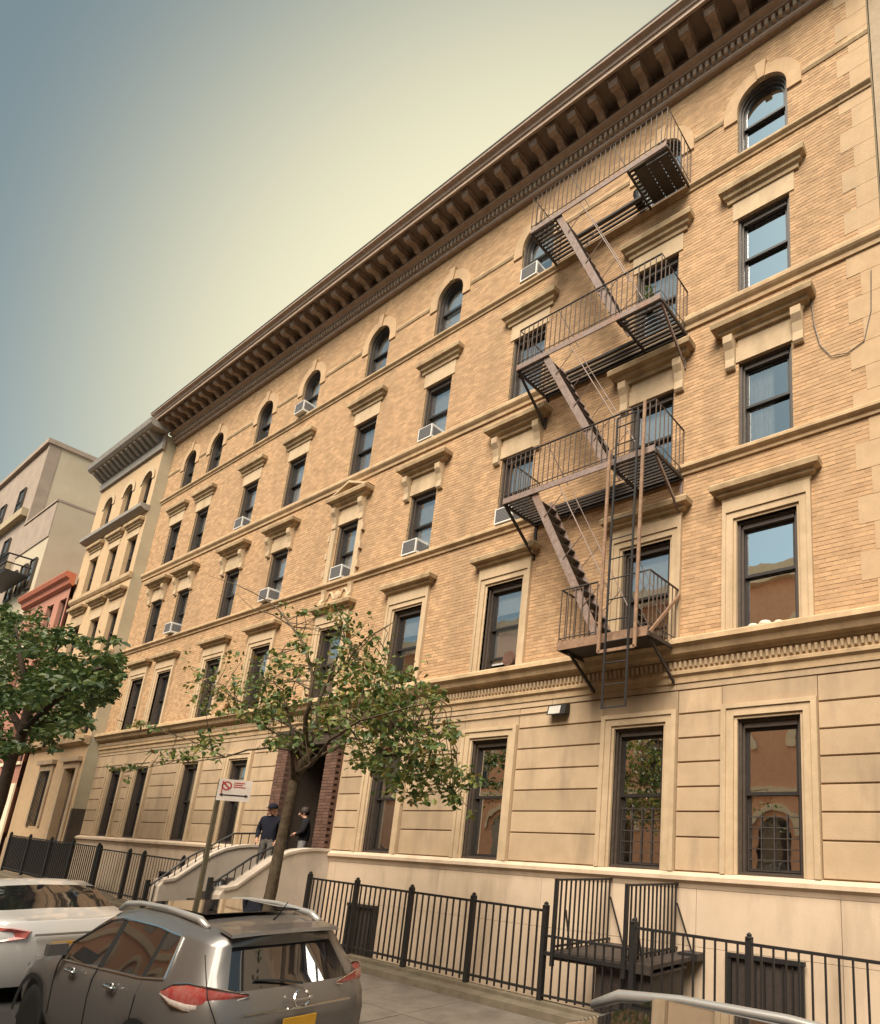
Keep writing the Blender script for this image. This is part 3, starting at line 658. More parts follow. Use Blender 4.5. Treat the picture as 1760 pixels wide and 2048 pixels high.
# ------------------------------------------------------------------ fire escape
fe = thing('fire_escape', 'brown iron fire escape zigzagging down the right part of the tan facade', 'fire escape', (-3.35, 0, 5.6))
barm = MB().bar((0, 0, 0), (0, 0, 0.95), 0.015).mesh('bar', M['iron_bar'])
FX0, FX1, FY = -5.12, -1.58, -1.0
slat_pad = {}
def slatmesh(L):
    k = round(L, 3)
    if k not in slat_pad: slat_pad[k] = MB().box(0, L, -0.022, 0.022, -0.03, 0.0).mesh('slat', M['iron_dk'])
    return slat_pad[k]
def platform(zf, full=True):
    f = MB()
    x0 = FX0 if full else -3.42
    fr = MB().box(x0, FX1, FY - 0.012, FY + 0.012, zf - 0.07, zf + 0.05).build('front_beam', M['iron_br'] if full else M['iron_or'], fe)
    p = MB()
    for xx in ((FX0, -4.42, -2.50, FX1) if full else (x0, FX1)): p.box(xx - .02, xx + .02, FY + 0.013, -0.001, zf - 0.09, zf - 0.03)
    p.box(x0 + .021, FX1 - .021, -0.06, -0.02, zf - 0.085, zf - 0.031)
    if full: p.box(-4.399, -2.521, -0.42, -0.38, zf - 0.085, zf - 0.031)
    pl = p.build('platform', M['iron_dk'], fe)
    if full:
        y = FY + 0.08
        while y < -0.03:
            inst('slat', slatmesh(0.66), pl, (FX0 + .02, y, zf)); inst('slat', slatmesh(0.88), pl, (-2.48, y, zf))
            if y > -0.38: inst('slat', slatmesh(1.88), pl, (-4.40, y, zf))
            y += 0.085
    else:
        MB().box(x0 + .02, FX1 - .02, FY + .02, -0.03, zf - 0.03, zf).build('floor_plate', M['iron_dk'], pl)
        MB().box(x0, FX1, FY - 0.02, FY - 0.0125, zf - 0.10, zf + 0.06).build('rust_band', M['iron_or'], fr)
    return pl
def railing(pts, zf, h=0.95, gap=0.125, mid=True):
    b = MB(); b.tube([(x, y, zf + h) for x, y in pts], 0.018, 6)
    if mid: b.tube([(x, y, zf + 0.12) for x, y in pts], 0.010, 5)
    r_ = b.build('railing', M['iron_dk'], fe)
    for (xa, ya), (xb, yb) in zip(pts, pts[1:]):
        L = math.hypot(xb - xa, yb - ya); n = max(1, int(L / gap))
        for k in range(n + 1):
            t = k / n; inst('bar', barm, r_, (xa + (xb - xa) * t, ya + (yb - ya) * t, zf), None, (1, 1, h / 0.95))
    for t in (0.3, 0.62):
        (xa, ya), (xb, yb) = pts[1], pts[-2]
        if abs(xb - xa) > 2: MB().tube([(xa + (xb - xa) * t, ya, zf + h), (xa + (xb - xa) * (t + .11), ya + .25, zf + .05)], 0.009, 5).build('brace', M['iron_dk'], r_)
LV = (15.72, 12.06, 8.90)
for zf in LV:
    platform(zf); railing([(FX0, -0.02), (FX0, FY), (FX1, FY), (FX1, -0.02)], zf)
zf = 5.62; platform(zf, False)
railing([(-3.40, -0.02), (-3.40, FY), (-2.62, FY)], zf, 1.02, 0.13); railing([(-1.95, FY), (FX1, FY), (FX1, -0.02)], zf, 1.02, 0.12)
for xa, xb in ((-2.40, -2.12), (-2.10, -1.86), (-1.84, -1.64)): MB().box(xa, xb, -0.90 + .1 * (xa + 2.4), -0.12, 15.674, 15.688).build('floor_plate', M['iron_dk'], fe)
def stair(zt, zb_, xt, xb):
    d = Vector((xb - xt, 0, zb_ - zt)).normalized(); up = Vector((-d.z, 0, d.x))
    if up.z < 0: up = -up
    b = MB()
    for y in (-0.96, -0.50): b.bar((xt, y, zt), (xb, y, zb_), 0.02, 0.15)
    s_ = b.build('stair', M['iron_br'], fe); n = 13
    for k in range(1, n):
        t = k / n; x, z = xt + (xb - xt) * t, zt + (zb_ - zt) * t; MB().box(x - 0.10, x + 0.09, -0.949, -0.511, z - 0.012, z + 0.012).build('tread', M['iron_dk'], s_)
    for y in (-0.98, -0.48):
        h = MB(); o = Vector((0.42, 0, 0.38)); a, e = Vector((xt, y, zt)) + d * 0.35, Vector((xb, y, zb_)) - d * 0.35
        h.tube([a + o, e + o], 0.011, 5)
        for t in (0.12, 0.5, 0.88): q = a + (e - a) * t; h.tube([q, q + o], 0.009, 5)
        h.build('stair_rail', M['iron_br'], s_)
stair(15.70, 12.08, -4.34, -2.56); stair(12.04, 8.92, -4.36, -2.60); stair(8.88, 5.66, -4.34, -2.60)
for zf in LV[1:]:
    for x in (FX0 + .02, FX1 - .02):
        b = MB(); b.bar((x, -0.92, zf - .1), (x, -0.02, zf - .78), 0.035, 0.06); b.bar((x, -0.02, zf - .08), (x, -0.02, zf - .85), 0.06, 0.035); b.build('bracket', M['iron_dk'] if x < -3 else M['iron_br'], fe)
MB().bar((FX1 + .02, -0.98, 5.58), (FX1 + .02, -0.05, 6.55), 0.035, 0.05).build('brace', M['iron_or'], fe)
for x in (-3.3, FX1 - .06): MB().bar((x, -0.85, 5.55), (x, -0.02, 5.0), 0.035, 0.05).build('bracket', M['iron_dk'], fe)
b = MB()
for x in (-2.27, -1.83): b.bar((x, -1.17, 4.36), (x, -1.17, 9.62), 0.035, 0.022)
for z in (4.372, 9.608): b.bar((-2.27, -1.17, z), (-1.83, -1.17, z), 0.02)
ld = b.build('ladder', M['iron'], fe); z = 4.38
while z < 9.6: MB().tube([(-2.255, -1.17, z), (-1.845, -1.17, z)], 0.011, 5).build('rung', M['iron'], ld); z += 0.36
b = MB()
for x, zt in ((-2.44, 9.05), (-1.74, 9.80)): b.bar((x, -1.12, 5.32), (x, -1.12, zt), 0.055, 0.03)
b.bar((-2.44, -1.12, 5.33), (-1.74, -1.12, 5.33), 0.03, 0.05); b.build('ladder_guide', M['iron_or'], fe)

# ------------------------------------------------------------------ air conditioners
ac_body = MB().box(-0.27, 0.27, -0.24, 0.13, 0.0, 0.38).mesh('air_conditioner', M['white'])
acg = MB()
for k in range(9): acg.box(-0.225, 0.225, -0.252, -0.239, 0.05 + k * 0.035, 0.07 + k * 0.035)
acg.box(-0.235, 0.235, -0.243, -0.238, 0.04, 0.35)
ac_g = acg.mesh('grille', M['grille'])
acs = MB().box(0.2695, 0.272, -0.21, 0.09, 0.07, 0.32)
for k in range(6): acs.box(0.269, 0.278, -0.2 + k * 0.05, -0.175 + k * 0.05, 0.08, 0.31)
ac_s = acs.mesh('side_louvre', M['grille'])
ACS = [(2, 5, -.14, 'top floor arched window beside the upper fire escape landing'), (5, 5, -.12, 'narrow top floor arched window, sixth from the right'), (3, 4, -.16, 'fourth floor window left of the fire escape'),
       (6, 4, -.1, 'fourth floor window, third from the left'), (2, 3, -.16, 'third floor window behind the fire escape bracket'), (3, 3, -.16, 'third floor window left of the fire escape'), (4, 3, -.1, 'third floor pediment window of the middle bay'),
       (5, 3, -.06, 'third floor window behind the bare twigs'), (7, 3, -.06, 'third floor window, second from the left')]
for ci, row, dx, where in ACS:
    zb, zt, hw = ROWS[row]; p = (XC[ci] + dx, 0.02 + (.11 if ci < 5 or row == 4 else 0.0), zb + 0.045)
    t = thing('air_conditioner', 'white air conditioner in the ' + where, 'air conditioner', p, 'window air conditioners on the long tan facade')
    inst('casing', ac_body, t, p); inst('grille', ac_g, t, p); inst('side_louvre', ac_s, t, p)

# iron guards in the lower sashes at street level
for ci, gh in ((0, .78), (1, .9)):
    b = MB(); x0, x1, z0 = XC[ci] - .40, XC[ci] + .40, 2.03
    for k in range(6): b.bar((x0, .20, z0 + gh * k / 5), (x1, .20, z0 + gh * k / 5), .014)
    for k in range(5): b.bar((x0 + .8 * k / 4, .20, z0), (x0 + .8 * k / 4, .20, z0 + gh + .04), .016)
    b.build('window_guard', M['iron_dk'], wins[(ci, 1)])
MB().tube([at_y(*p, -.02) for p in ((1622, 600), (1628, 650), (1640, 690), (1662, 712), (1695, 706), (1728, 682), (1742, 620), (1742, 540))], .008, 5).build('cable', M['iron'], bld)
MB().tube([(-8.1, -.02, 4.74), (-6.4, -.02, 4.74), (-4.32, -.02, 4.745)], .012, 5).build('conduit', M['belt'], bld)
t = thing('cloth_bundle', 'pale cloth bundle lying on the sill of the rightmost second floor window', 'bundle', (0.0, -.02, 5.715))
for x, r_ in ((-.22, .09), (-.02, .11), (.2, .08)): MB().lathe([(0, 5.713), (r_, 5.73), (r_ * 1.1, 5.76), (r_ * .7, 5.715 + r_ * .9), (0, 5.72 + r_)], (x, -.03, 0), 10).build('bundle', M['stoop'], t, smooth=True)
# floodlight on the ground floor wall
t = thing('floodlight', 'small dark wall floodlight with pale lens above the ground floor windows', 'light', (-4.05, -0.02, 4.7))
MB().prism([(0.0, 4.84), (-0.12, 4.82), (-0.16, 4.63), (0.0, 4.66)], 'x', -4.29, -3.86).build('housing', M['sash'], t)
MB().add([(-4.26, -0.128, 4.80), (-4.26, -0.160, 4.648), (-3.98, -0.160, 4.648), (-3.98, -0.128, 4.80)], [(0, 1, 2, 3)]).build('lens', M['lamp'], t)
# fan in a window
t = thing('window_fan', 'small round fan standing in the lower right corner of a second floor window', 'fan', (-5.63, 0.08, 5.745))
b = MB(); b.lathe([(0.0, 0.0), (0.16, 0.0), (0.18, 0.03), (0.16, 0.07), (0.0, 0.08)], (-5.63, 0.04, 5.98), 18, 'y'); b.build('fan_head', M['redbrick'], t, smooth=False)
b = MB(); b.lathe([(0.10, 5.747), (0.09, 5.78), (0.02, 5.80), (0.02, 5.9)], (-5.63, 0.08, 0), 12); b.build('stand', M['white'], t)
# plant pots on the landings
def pot(p, label, s=1.0):
    t = thing('plant_pot', label, 'plant pot', p, 'plant pots on the fire escape')
    x, y, z = p
    MB().lathe([(0.09 * s, z), (0.13 * s, z + .2 * s), (0.14 * s, z + .22 * s), (0.12 * s, z + .22 * s), (0.11 * s, z + .19 * s)], (x, y, 0), 14).build('pot', M['pot'], t)
    b = MB(); q = random.Random(int(x * 100))
    for k in range(46):
        a = q.uniform(0, 6.28); h = q.uniform(.05, .4) * s; r_ = q.uniform(.0, .16) * s
        pt = Vector((x + r_ * math.cos(a), y + r_ * math.sin(a), z + .2 * s + h)); u_ = Vector((q.uniform(-1, 1), q.uniform(-1, 1), q.uniform(-.4, .6))).normalized() * 0.055; v_ = u_.cross(Vector((q.uniform(-1, 1), .3, .8))).normalized() * 0.022
        b.add([pt - u_, pt + v_, pt + u_, pt - v_], [(0, 1, 2, 3)])
    tag(b.build('leaves', M['leaf'], t), kind='stuff')
pot((-2.68, -0.22, 15.722), 'black plant pot with a leafy plant on the topmost fire escape landing', 1.25)
pot((-1.95, -0.78, 12.062), 'plant pot at the right end of the second fire escape landing from the top', 0.9)

# ------------------------------------------------------------------ iron fence, steel landing, basement grilles
fbar = MB().bar((0, 0, 0), (0, 0, 1.0), 0.022).mesh('bar', M['iron'])
def post_mesh(h):
    return MB().box(-0.038, 0.038, -0.038, 0.038, -0.25, h - .06).lathe([(0.05, h - .06), (0.055, h - .045), (0.03, h - .03), (0.035, h - .01), (0.0, h + .015)], (0, 0, 0), 8).mesh('post', M['iron'])
FYY = -1.45
def fence(label, posts, h, y=FYY, thin=1.0, gap=0.148, base=0.15):
    t = thing('iron_fence', label, 'fence', (posts[0], y, gz(posts[0])), 'black iron fences along the areaway')
    pm = post_mesh(h)
    for x in posts: inst('post', pm, t, (x, y, gz(x)))
    for xa, xb in zip(posts, posts[1:]):
        for hh in (h - 0.12, base + 0.12): MB().bar((xa + .04, y, gz(xa) + hh), (xb - .04, y, gz(xb) + hh), 0.03, 0.035).build('rail', M['iron'], t)
        n = max(1, round((xb - xa) / gap))
        for k in range(1, n):
            x = xa + (xb - xa) * k / n; o = inst('bar', fbar, t, (x, y, gz(x) + base + .04), None, (thin, thin, h - base - .17))
    return t
P1 = [-9.02, -7.46, -5.90, -4.38, -2.87]
f1 = fence('black iron fence running from the main stoop to the steel landing', P1, 1.47)
f2 = fence('black iron fence on the right in front of the basement grille', [-1.33, 0.30, 1.95], 1.41)
f3 = fence('black iron fence left of the main stoop with heavy posts', [-19.95, -17.85, -16.9, -14.6], 1.47, gap=0.17, thin=0.5)
f4 = fence('brown black iron fence in front of the neighbouring tan house', [-28.6, -26.4, -24.2, -22.2, -20.1], 1.52, gap=0.16)
for xa, xb in ((-28.5, -26.5), (-26.3, -24.3), (-24.1, -22.3)):
    b = MB(); sbox(b, xa, xb, FYY + .025, FYY + .04, 0.2, 1.35); b.build('sheet_panel', M['frame'], f4)
for x0, x1 in ((-10.6, 4.0), (-40.0, -13.9)):
    b = MB(); sbox(b, x0, x1, -1.75, -1.30, -0.5, 0.10); sbox(b, x0, x1, -1.53, -1.37, 0.10, 0.15); tag(b.build('fence_curb', M['curb']), kind='structure')

ldg = thing('steel_landing', 'black steel landing with two tall side railings and a low gate behind the fence line', 'landing', (-2.05, -0.75, gz(-2)))
MB().box(-2.74, -1.06, -1.44, -0.052, 0.745, 0.80).box(-2.74, -1.06, -1.44, -1.40, 0.68, 0.744).build('deck', M['iron_dk'], ldg)
MB().box(-1.30, -0.98, -0.30, -0.052, 0.74, 0.84).build('end_beam', M['iron'], ldg)
for xa, ya in ((-2.70, -0.15), (-1.42, -0.15), (-1.42, -1.35)): MB().bar((xa, ya, -0.4), (xa, ya, 0.744), 0.07).build('leg', M['iron'], ldg)
for x in (-2.68, -1.45):
    b = MB(); b.bar((x, -1.47, 0.60), (x, -1.47, 1.79), 0.05); b.bar((x, -1.50, 1.775), (x, 0.08 if x < -2 else 0.06, 1.775), 0.035, 0.03); b.bar((x, -1.44, 0.86), (x, -0.06, 0.86), 0.03)
    r_ = b.build('side_railing', M['iron'], ldg)
    for k in range(1, 13): y = -1.47 + k * 0.112; inst('bar', fbar, r_, (x, y, 0.80), None, (1, 1, 0.97))
    s = 1
    MB().bar((x + .02, -0.12, 1.5), (x + .30, -0.12, 0.80), 0.02).build('stay', M['iron'], r_); MB().bar((x + .02, -1.25, 1.35), (x + .14, -1.25, 0.80), 0.02).build('stay', M['iron'], r_)
b = MB(); b.bar((-2.83, FYY, 0.99), (-1.36, FYY, 0.97), 0.03); b.bar((-2.83, FYY, 0.755), (-1.36, FYY, 0.74), 0.05); b.bar((-2.83, FYY, 0.2), (-1.36, FYY, 0.2), 0.03)
g = b.build('low_gate', M['iron'], ldg)
for k in range(1, 10): inst('bar', fbar, g, (-2.83 + k * 0.147, FYY, 0.16), None, (1, 1, 0.82))
bb = thing('cellar_bin', 'dark solid steel cellar hatch standing under the steel landing', 'hatch', (-1.55, -1.1, gz(-1.5)))
MB().box(-2.0, -1.10, -1.34, -0.5, -0.4, 0.66).build('body', M['iron_dk'], bb)
MB().box(-2.03, -1.07, -1.37, -0.45, 0.661, 0.69).build('lid', M['iron_dk'], bb)
MB().box(-1.58, -1.52, -1.355, -1.341, -0.2, 0.6).build('rib', M['iron'], bb)

def grille(label, x0, x1, z0, z1):
    t = thing('basement_grille', label, 'grille', ((x0 + x1) / 2, -0.06, z0), 'dark basement window grilles')
    MB().box(x0, x1, -0.10, -0.052, z0, z1).build('backing', M['iron_dk'], t)
    b = MB(); b.box(x0 - .04, x1 + .04, -0.16, -0.101, z1 - .05, z1 + .01); b.box(x0 - .02, x0 + .04, -0.15, -0.1, z0, z1 - .05); b.box(x1 - .04, x1 + .02, -0.15, -0.1, z0, z1 - .05); b.build('frame', M['iron'], t)
    n = max(3, int((x1 - x0) / .13)); 
    for k in range(1, n): x = x0 + (x1 - x0) * k / n; MB().bar((x, -0.13, z0), (x, -0.13, z1 - .05), 0.018).build('bar', M['iron'], t)
grille('dark basement grille behind the right hand fence', -0.57, 0.49, -0.35, 0.89)
grille('dark basement grille near the main stoop behind the fence', -9.57, -8.64, -0.2, 0.88)
grille('small dark basement grille left of the main stoop', -19.1, -18.2, 0.35, 1.05)

# ------------------------------------------------------------------ neighbour buildings
def simple_window(parent, xc, zb, zt, hw, y, arch=False, m='frame', cover_=None, gl='glass_dull'):
    o = (xc, y, zb); h = zt - zb
    f = MB(); ring(f, 0, 0, h, hw, 0.06, -0.01, 0.08, arch)
    w = inst('window', f.mesh('window', M[m]), bld if parent is None else parent, o)
    p = MB()
    if arch: P = [(-hw, 0), (hw, 0)] + arch_pts(0, h, hw); p.add([(x, 0.04, z) for x, z in P], [tuple(range(len(P)))])
    else: p.quad((-hw, .04, 0), (hw, .04, 0), (hw, .04, h), (-hw, .04, h))
    inst('pane', p.mesh('pane', M[gl]), w, o)
    s = MB().box(-hw + .06, hw - .06, 0.0, 0.06, h * .5 - .03, h * .5 + .03); inst('sash', s.mesh('sash', M['sash']), w, o)
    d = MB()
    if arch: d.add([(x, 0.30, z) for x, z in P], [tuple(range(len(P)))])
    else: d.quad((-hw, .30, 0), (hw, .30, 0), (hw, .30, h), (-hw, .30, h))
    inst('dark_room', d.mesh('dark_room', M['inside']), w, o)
    if cover_: inst('blind', MB().box(-hw + .05, hw - .05, 0.10, 0.11, h * cover_, h - .03).mesh('blind', M['blind']), w, o)
    return w
def holed_wall(b, x0, x1, z0, z1, y, ops, depth=0.28):
    """front sheet with rectangular openings ops=(xa,xb,za,zb[,arch]) all inside, plus reveals"""
    zs = sorted({z0, z1} | {o[2] for o in ops} | {o[3] for o in ops})
    for za, zb_ in zip(zs, zs[1:]):
        e = x0
        for o in sorted([o for o in ops if o[2] <= za and o[3] >= zb_]):
            b.quad((e, y, za), (o[0], y, za), (o[0], y, zb_), (e, y, zb_)); e = o[1]
        b.quad((e, y, za), (x1, y, za), (x1, y, zb_), (e, y, zb_))
    for o in ops:
        xa, xb, za, zb_ = o[:4]; y1 = y + depth
        b.quad((xa, y, za), (xa, y1, za), (xa, y1, zb_), (xa, y, zb_)); b.quad((xb, y1, za), (xb, y, za), (xb, y, zb_), (xb, y1, zb_))
        b.quad((xa, y, za), (xb, y, za), (xb, y1, za), (xa, y1, za)); b.quad((xa, y1, zb_), (xb, y1, zb_), (xb, y, zb_), (xa, y, zb_))
        if len(o) > 4:
            c_ = (xa + xb) / 2; hw = (xb - xa) / 2; P = arch_pts(c_, zb_ - hw, hw)
            for (pa, qa), (pb_, qb) in zip(P, P[1:]): b.quad((pb_, y, qb), (pa, y, qa), (pa, y, zb_), (pb_, y, zb_)); b.quad((pa, y, qa), (pb_, y, qb), (pb_, y1, qb), (pa, y1, qa))

# second tan house, standing forward of the long facade
Y2 = -0.40; X2L = -33.6
nb2 = thing('tan_house', 'narrow tan house with grey bracketed cornice left of the long building', 'building', (-30, Y2, 0.4))
wx = [-27.72, -29.75, -32.0]
ops = []
for xw in wx:
    ops += [(xw - .5, xw + .5, 15.42, 17.25, 1), (xw - .5, xw + .5, 12.42, 14.15), (xw - .5, xw + .5, 9.1, 10.85), (xw - .5, xw + .5, 5.75, 7.6)]
ops += [(-31.25, -30.1, 2.2, 4.4), (-28.5, -27.3, 1.2, 4.42)]
b = MB(); holed_wall(b, X2L, -26.76, 0, 18.6, Y2, ops); b.build('front_wall', M['brick2'], nb2)
b = MB(); b.quad((-26.755, Y2, -0.5), (-26.755, 14, -0.5), (-26.755, 14, 18.7), (-26.755, Y2, 18.7)); b.quad((X2L, 14, 0), (X2L, Y2, 0), (X2L, Y2, 18.7), (X2L, 14, 18.7)); b.quad((X2L, Y2 + .01, 18.62), (-26.76, Y2 + .01, 18.62), (-26.76, 14, 18.62), (X2L, 14, 18.62))
b.build('side_wall', M['side2'], nb2)
MB().box(-26.9, -26.752, Y2 - 0.004, -0.001, -0.3, 2.9).build('dark_downpipe_box', M['frame'], nb2)
for xw in wx:
    simple_window(nb2, xw, 15.42, 16.75, .5, Y2 + .16, True); simple_window(nb2, xw, 12.42, 14.15, .5, Y2 + .16, cover_=.5); simple_window(nb2, xw, 9.1, 10.85, .5, Y2 + .16, cover_=.3); simple_window(nb2, xw, 5.75, 7.6, .5, Y2 + .16)
    o = (xw, Y2, 0)
    inst('hood', hood(14.5, 14.85, .86, .2).mesh('hood', M['hood']), nb2, o); inst('lintel', MB().box(-.6, .6, -.02, .02, 14.16, 14.45).mesh('lintel', M['trim']), nb2, o)
    inst('hood', hood(11.4, 11.75, .9, .26).mesh('hood', M['hood']), nb2, o); inst('lintel', MB().box(-.58, .58, -.02, .02, 10.86, 11.2).mesh('lintel', M['trim']), nb2, o)
    inst('hood', hood(8.0, 8.35, .9, .24).mesh('hood', M['hood']), nb2, o); inst('archivolt', MB().add([(p[0], -.03, p[1]) for p in arch_pts(0, 16.75, .74)] + [(p[0], -.03, p[1]) for p in arch_pts(0, 16.75, .5)], [(i, i + 1, 15 + i + 1, 15 + i) for i in range(14)]).mesh('archivolt', M['trim']), nb2, o)
simple_window(nb2, -30.67, 2.2, 4.4, .575, Y2 + .16); MB().box(-28.46, -27.9, Y2 + .2, Y2 + .26, 1.2, 4.4).build('door', M['frame'], nb2); MB().box(-27.9, -27.34, Y2 + .12, Y2 + .26, 1.2, 4.4).build('door_leaf', M['door_or'], nb2)
for z0, z1, pr in ((15.1, 15.36, .30), (12.1, 12.36, .1), (8.85, 9.05, .1), (5.3, 5.62, .22)):
    MB().sweepx([(Y2 + .01, z0), (Y2 + .01, z1), (Y2 - pr, z1), (Y2 - pr, z0 + .1), (Y2 - pr * .4, z0)], X2L - .02, -26.74).build('belt_course', M['cornice2'] if pr > .25 else M['belt'], nb2)
MB().sweepx([(Y2, 18.0), (Y2, 18.35), (Y2 - .1, 18.35), (Y2 - .1, 18.0)], X2L, -26.70).sweepx([(Y2, 18.75), (Y2, 19.0), (Y2 - .75, 19.05), (Y2 - .7, 18.85), (Y2 - .6, 18.75)], X2L - .1, -26.55).box(X2L, -26.72, Y2 - .08, Y2 + .02, 18.35, 18.75).build('cornice', M['cornice2'], nb2)
bm2 = MB().prism([(Y2 - .08, 18.36), (Y2 - .2, 18.4), (Y2 - .55, 18.66), (Y2 - .55, 18.749), (Y2 - .08, 18.749)], 'x', -.09, .09).mesh('bracket', M['cornice2'])
x = X2L + .2
while x < -26.8: inst('bracket', bm2, nb2, (x, 0, 0)); x += .48

for xa, xb, za, zb_ in ((-31.25, -30.1, 2.2, 4.4), (-28.5, -27.3, 1.2, 4.42)):
    b = MB(); b.box(xa - .25, xa - .002, Y2 - .06, Y2 + .01, za, zb_ + .25); b.box(xb + .002, xb + .25, Y2 - .06, Y2 + .01, za, zb_ + .25); b.box(xa - .002, xb + .002, Y2 - .058, Y2 + .01, zb_ + .002, zb_ + .248); b.box(xa - .35, xb + .35, Y2 - .16, Y2 + .01, zb_ + .25, zb_ + .42); b.build('surround', M['stone'], nb2)
MB().box(X2L, -28.9, Y2 - .03, Y2 - .002, 0, 1.7).box(-27.0, -26.76, Y2 - .03, Y2 - .002, 0, 1.7).build('base', M['stone'], nb2)
b = MB()
for k in range(7): b.bar((-31.2 + k * .18, Y2 - .08, 2.2), (-31.2 + k * .18, Y2 - .08, 4.4), .02)
b.bar((-31.25, Y2 - .08, 2.6), (-30.1, Y2 - .08, 2.6), .025); b.bar((-31.25, Y2 - .08, 4.0), (-30.1, Y2 - .08, 4.0), .025); b.build('window_bars', M['iron'], nb2)
# red house
Y3 = -0.55; X3L = -40.4
rh = thing('red_house', 'low red painted house with bright red cornice', 'building', (-37.5, Y3, 0.5))
ops = []
rx = (-34.25, -36.0, -38.5)
for xw in rx:
    ops += [(xw - .48, xw + .48, 10.9, 12.55), (xw - .48, xw + .48, 7.9, 9.8), (xw - .48, xw + .48, 4.9, 6.8), (xw - .48, xw + .48, 1.9, 3.8)]
b = MB(); holed_wall(b, X3L, X2L - .002, 0, 13.2, Y3, ops); b.quad((X3L, Y3, 13.2), (X2L, Y3, 13.2), (X2L, 12, 13.2), (X3L, 12, 13.2)); b.quad((X3L, 12, 0), (X3L, Y3, 0), (X3L, Y3, 13.2), (X3L, 12, 13.2))
b.build('wall', M['redwall'], rh)
for xw in rx:
    for z0, z1 in ((10.9, 12.55), (7.9, 9.8), (4.9, 6.8), (1.9, 3.8)): simple_window(rh, xw, z0, z1, .48, Y3 + .16); MB().box(xw - .6, xw + .6, Y3 - .08, Y3, z0 - .14, z0 - .002).build('sill', M['stone_lt'], rh)
MB().sweepx([(Y3 + .02, 13.05), (Y3 + .02, 13.62), (Y3 - .36, 13.66), (Y3 - .40, 13.58), (Y3 - .33, 13.4), (Y3 - .2, 13.33), (Y3 - .16, 13.12), (Y3 - .05, 13.05)], X3L, X2L + .25).build('cornice', M['redcorn'], rh)
MB().box(X3L, X2L - .004, Y3 - .06, Y3 - .001, 0, 3.95).build('base', M['stone_lt'], rh)

# tall beige building beyond with a blank side wall, and its stepped lower wing
YT = -0.4
tb = thing('beige_tower_block', 'tall building with a blank beige side wall rising behind the red house', 'building', (-52, YT, 1))
MB().box(-60, -46.2, YT, 16, 0, 25.2).build('block', M['beige'], tb)
MB().box(-60, -46.3, YT - .02, YT - .001, 0, 25.15).build('front_wall', M['farbrick'], tb)
MB().box(-60.1, -46.1, YT - .2, 16.1, 25.2, 25.5).build('parapet', M['farbrick'], tb)
MB().box(-46.5, -46.18, YT - .06, YT + .5, 0, 25.19).build('corner_strip', M['farbrick'], tb)
for xw in (-49.3, -53.4):
    for zz in (3.5, 7, 10.5, 14, 17.5, 21): simple_window(tb, xw, zz, zz + 1.9, .6, YT - .12)
for zz in (20.3, 16.8): MB().box(-60, -46.6, YT - .35, YT - .021, zz, zz + .5).build('band', M['fartan'], tb)
wg = thing('beige_wing', 'lower beige house with brown top band and window on its corner beyond the red house', 'building', (-42.9, YT, 1))
MB().box(-46.17, -40.42, -0.45, 12, 0, 19.5).build('block', M['beige'], wg)
MB().box(-46.17, -40.43, -0.50, -0.451, 17.4, 19.45).build('top_band', M['farbrick'], wg)
MB().box(-46.17, -40.40, -0.55, 12.05, 19.5, 19.62).build('parapet', M['farbrick'], wg)
for xw in (-41.6, -43.2, -45.0):
    for zz in (14.5, 11.2, 7.9, 4.6): simple_window(wg, xw, zz, zz + 1.8, .5, -0.56)
fb = thing('far_fire_escape', 'black fire escape landing on the far beige building at the left edge', 'fire escape', (-43.5, YT - .6, 15.1))
MB().box(-46.0, -41.2, -1.6, -0.62, 15.1, 15.2).build('platform', M['iron'], fb)
b = MB()
for hz, r_ in ((16.1, .05), (15.6, .04)): b.tube([(-46.0, -1.6, hz), (-41.2, -1.6, hz), (-41.2, -.6, hz)], r_, 5)
fr = b.build('railing', M['iron'], fb)
for k in range(20): MB().bar((-46.0 + k * .25, -1.6, 15.2), (-46.0 + k * .25, -1.6, 16.1), .03).build('bar', M['iron'], fr)
fh = thing('far_houses', 'row of far brick houses closing the street on the left', 'building', (-85, 0, 1))
MB().box(-118, -60.2, -0.5, 14, 0, 21).build('block', M['farbrick'], fh)
# neighbour at the right edge
ng = thing('grey_brick_house', 'grey brown brick house adjoining at the right edge', 'building', (6, 0.1, 0))
MB().box(XR + 0.02, 14, 0.12, 14, -1, 20.5).build('wall', M['greybrick'], ng)
MB().box(XR + 0.02, 14, -0.1, 0.119, 20.2, 20.7).build('cornice', M['cornice2'], ng)

# houses across the street (seen mirrored in the ground floor panes)
op = thing('brick_house', 'orange brick house across the street seen mirrored in the ground floor panes', 'building', (-5, -18.6, 0))
MB().box(-45, 40, -30, -18.6, -1, 15.5).build('wall', M['orange'], op)
MB().box(-45, 40, -18.9, -18.2, 15.5, 16.3).build('cornice', M['stone_lt'], op)
for z in (1.2, 5.0, 9.6): MB().box(-45, 40, -18.6, -18.45, z, z + .35).build('band', M['stone_lt'], op)
an = MB()
for p, q, r_, s_ in zip(arch_pts(0, 0, 1.35), arch_pts(0, 0, 1.35)[1:], arch_pts(0, 0, 1.05)[1:], arch_pts(0, 0, 1.05)): an.add([(t_[0], y, t_[1]) for y in (0.0, .14) for t_ in (p, q, r_, s_)], [(4, 5, 6, 7), (0, 1, 5, 4)])
anm = an.mesh('arch', M['stone_lt']); gl = MB(); P = [(-.8, -1.6), (.8, -1.6)] + arch_pts(0, 0, .8); gl.add([(x, .03, z) for x, z in P], [tuple(range(len(P)))[::-1]]); glm = gl.mesh('window', M['carglass'])
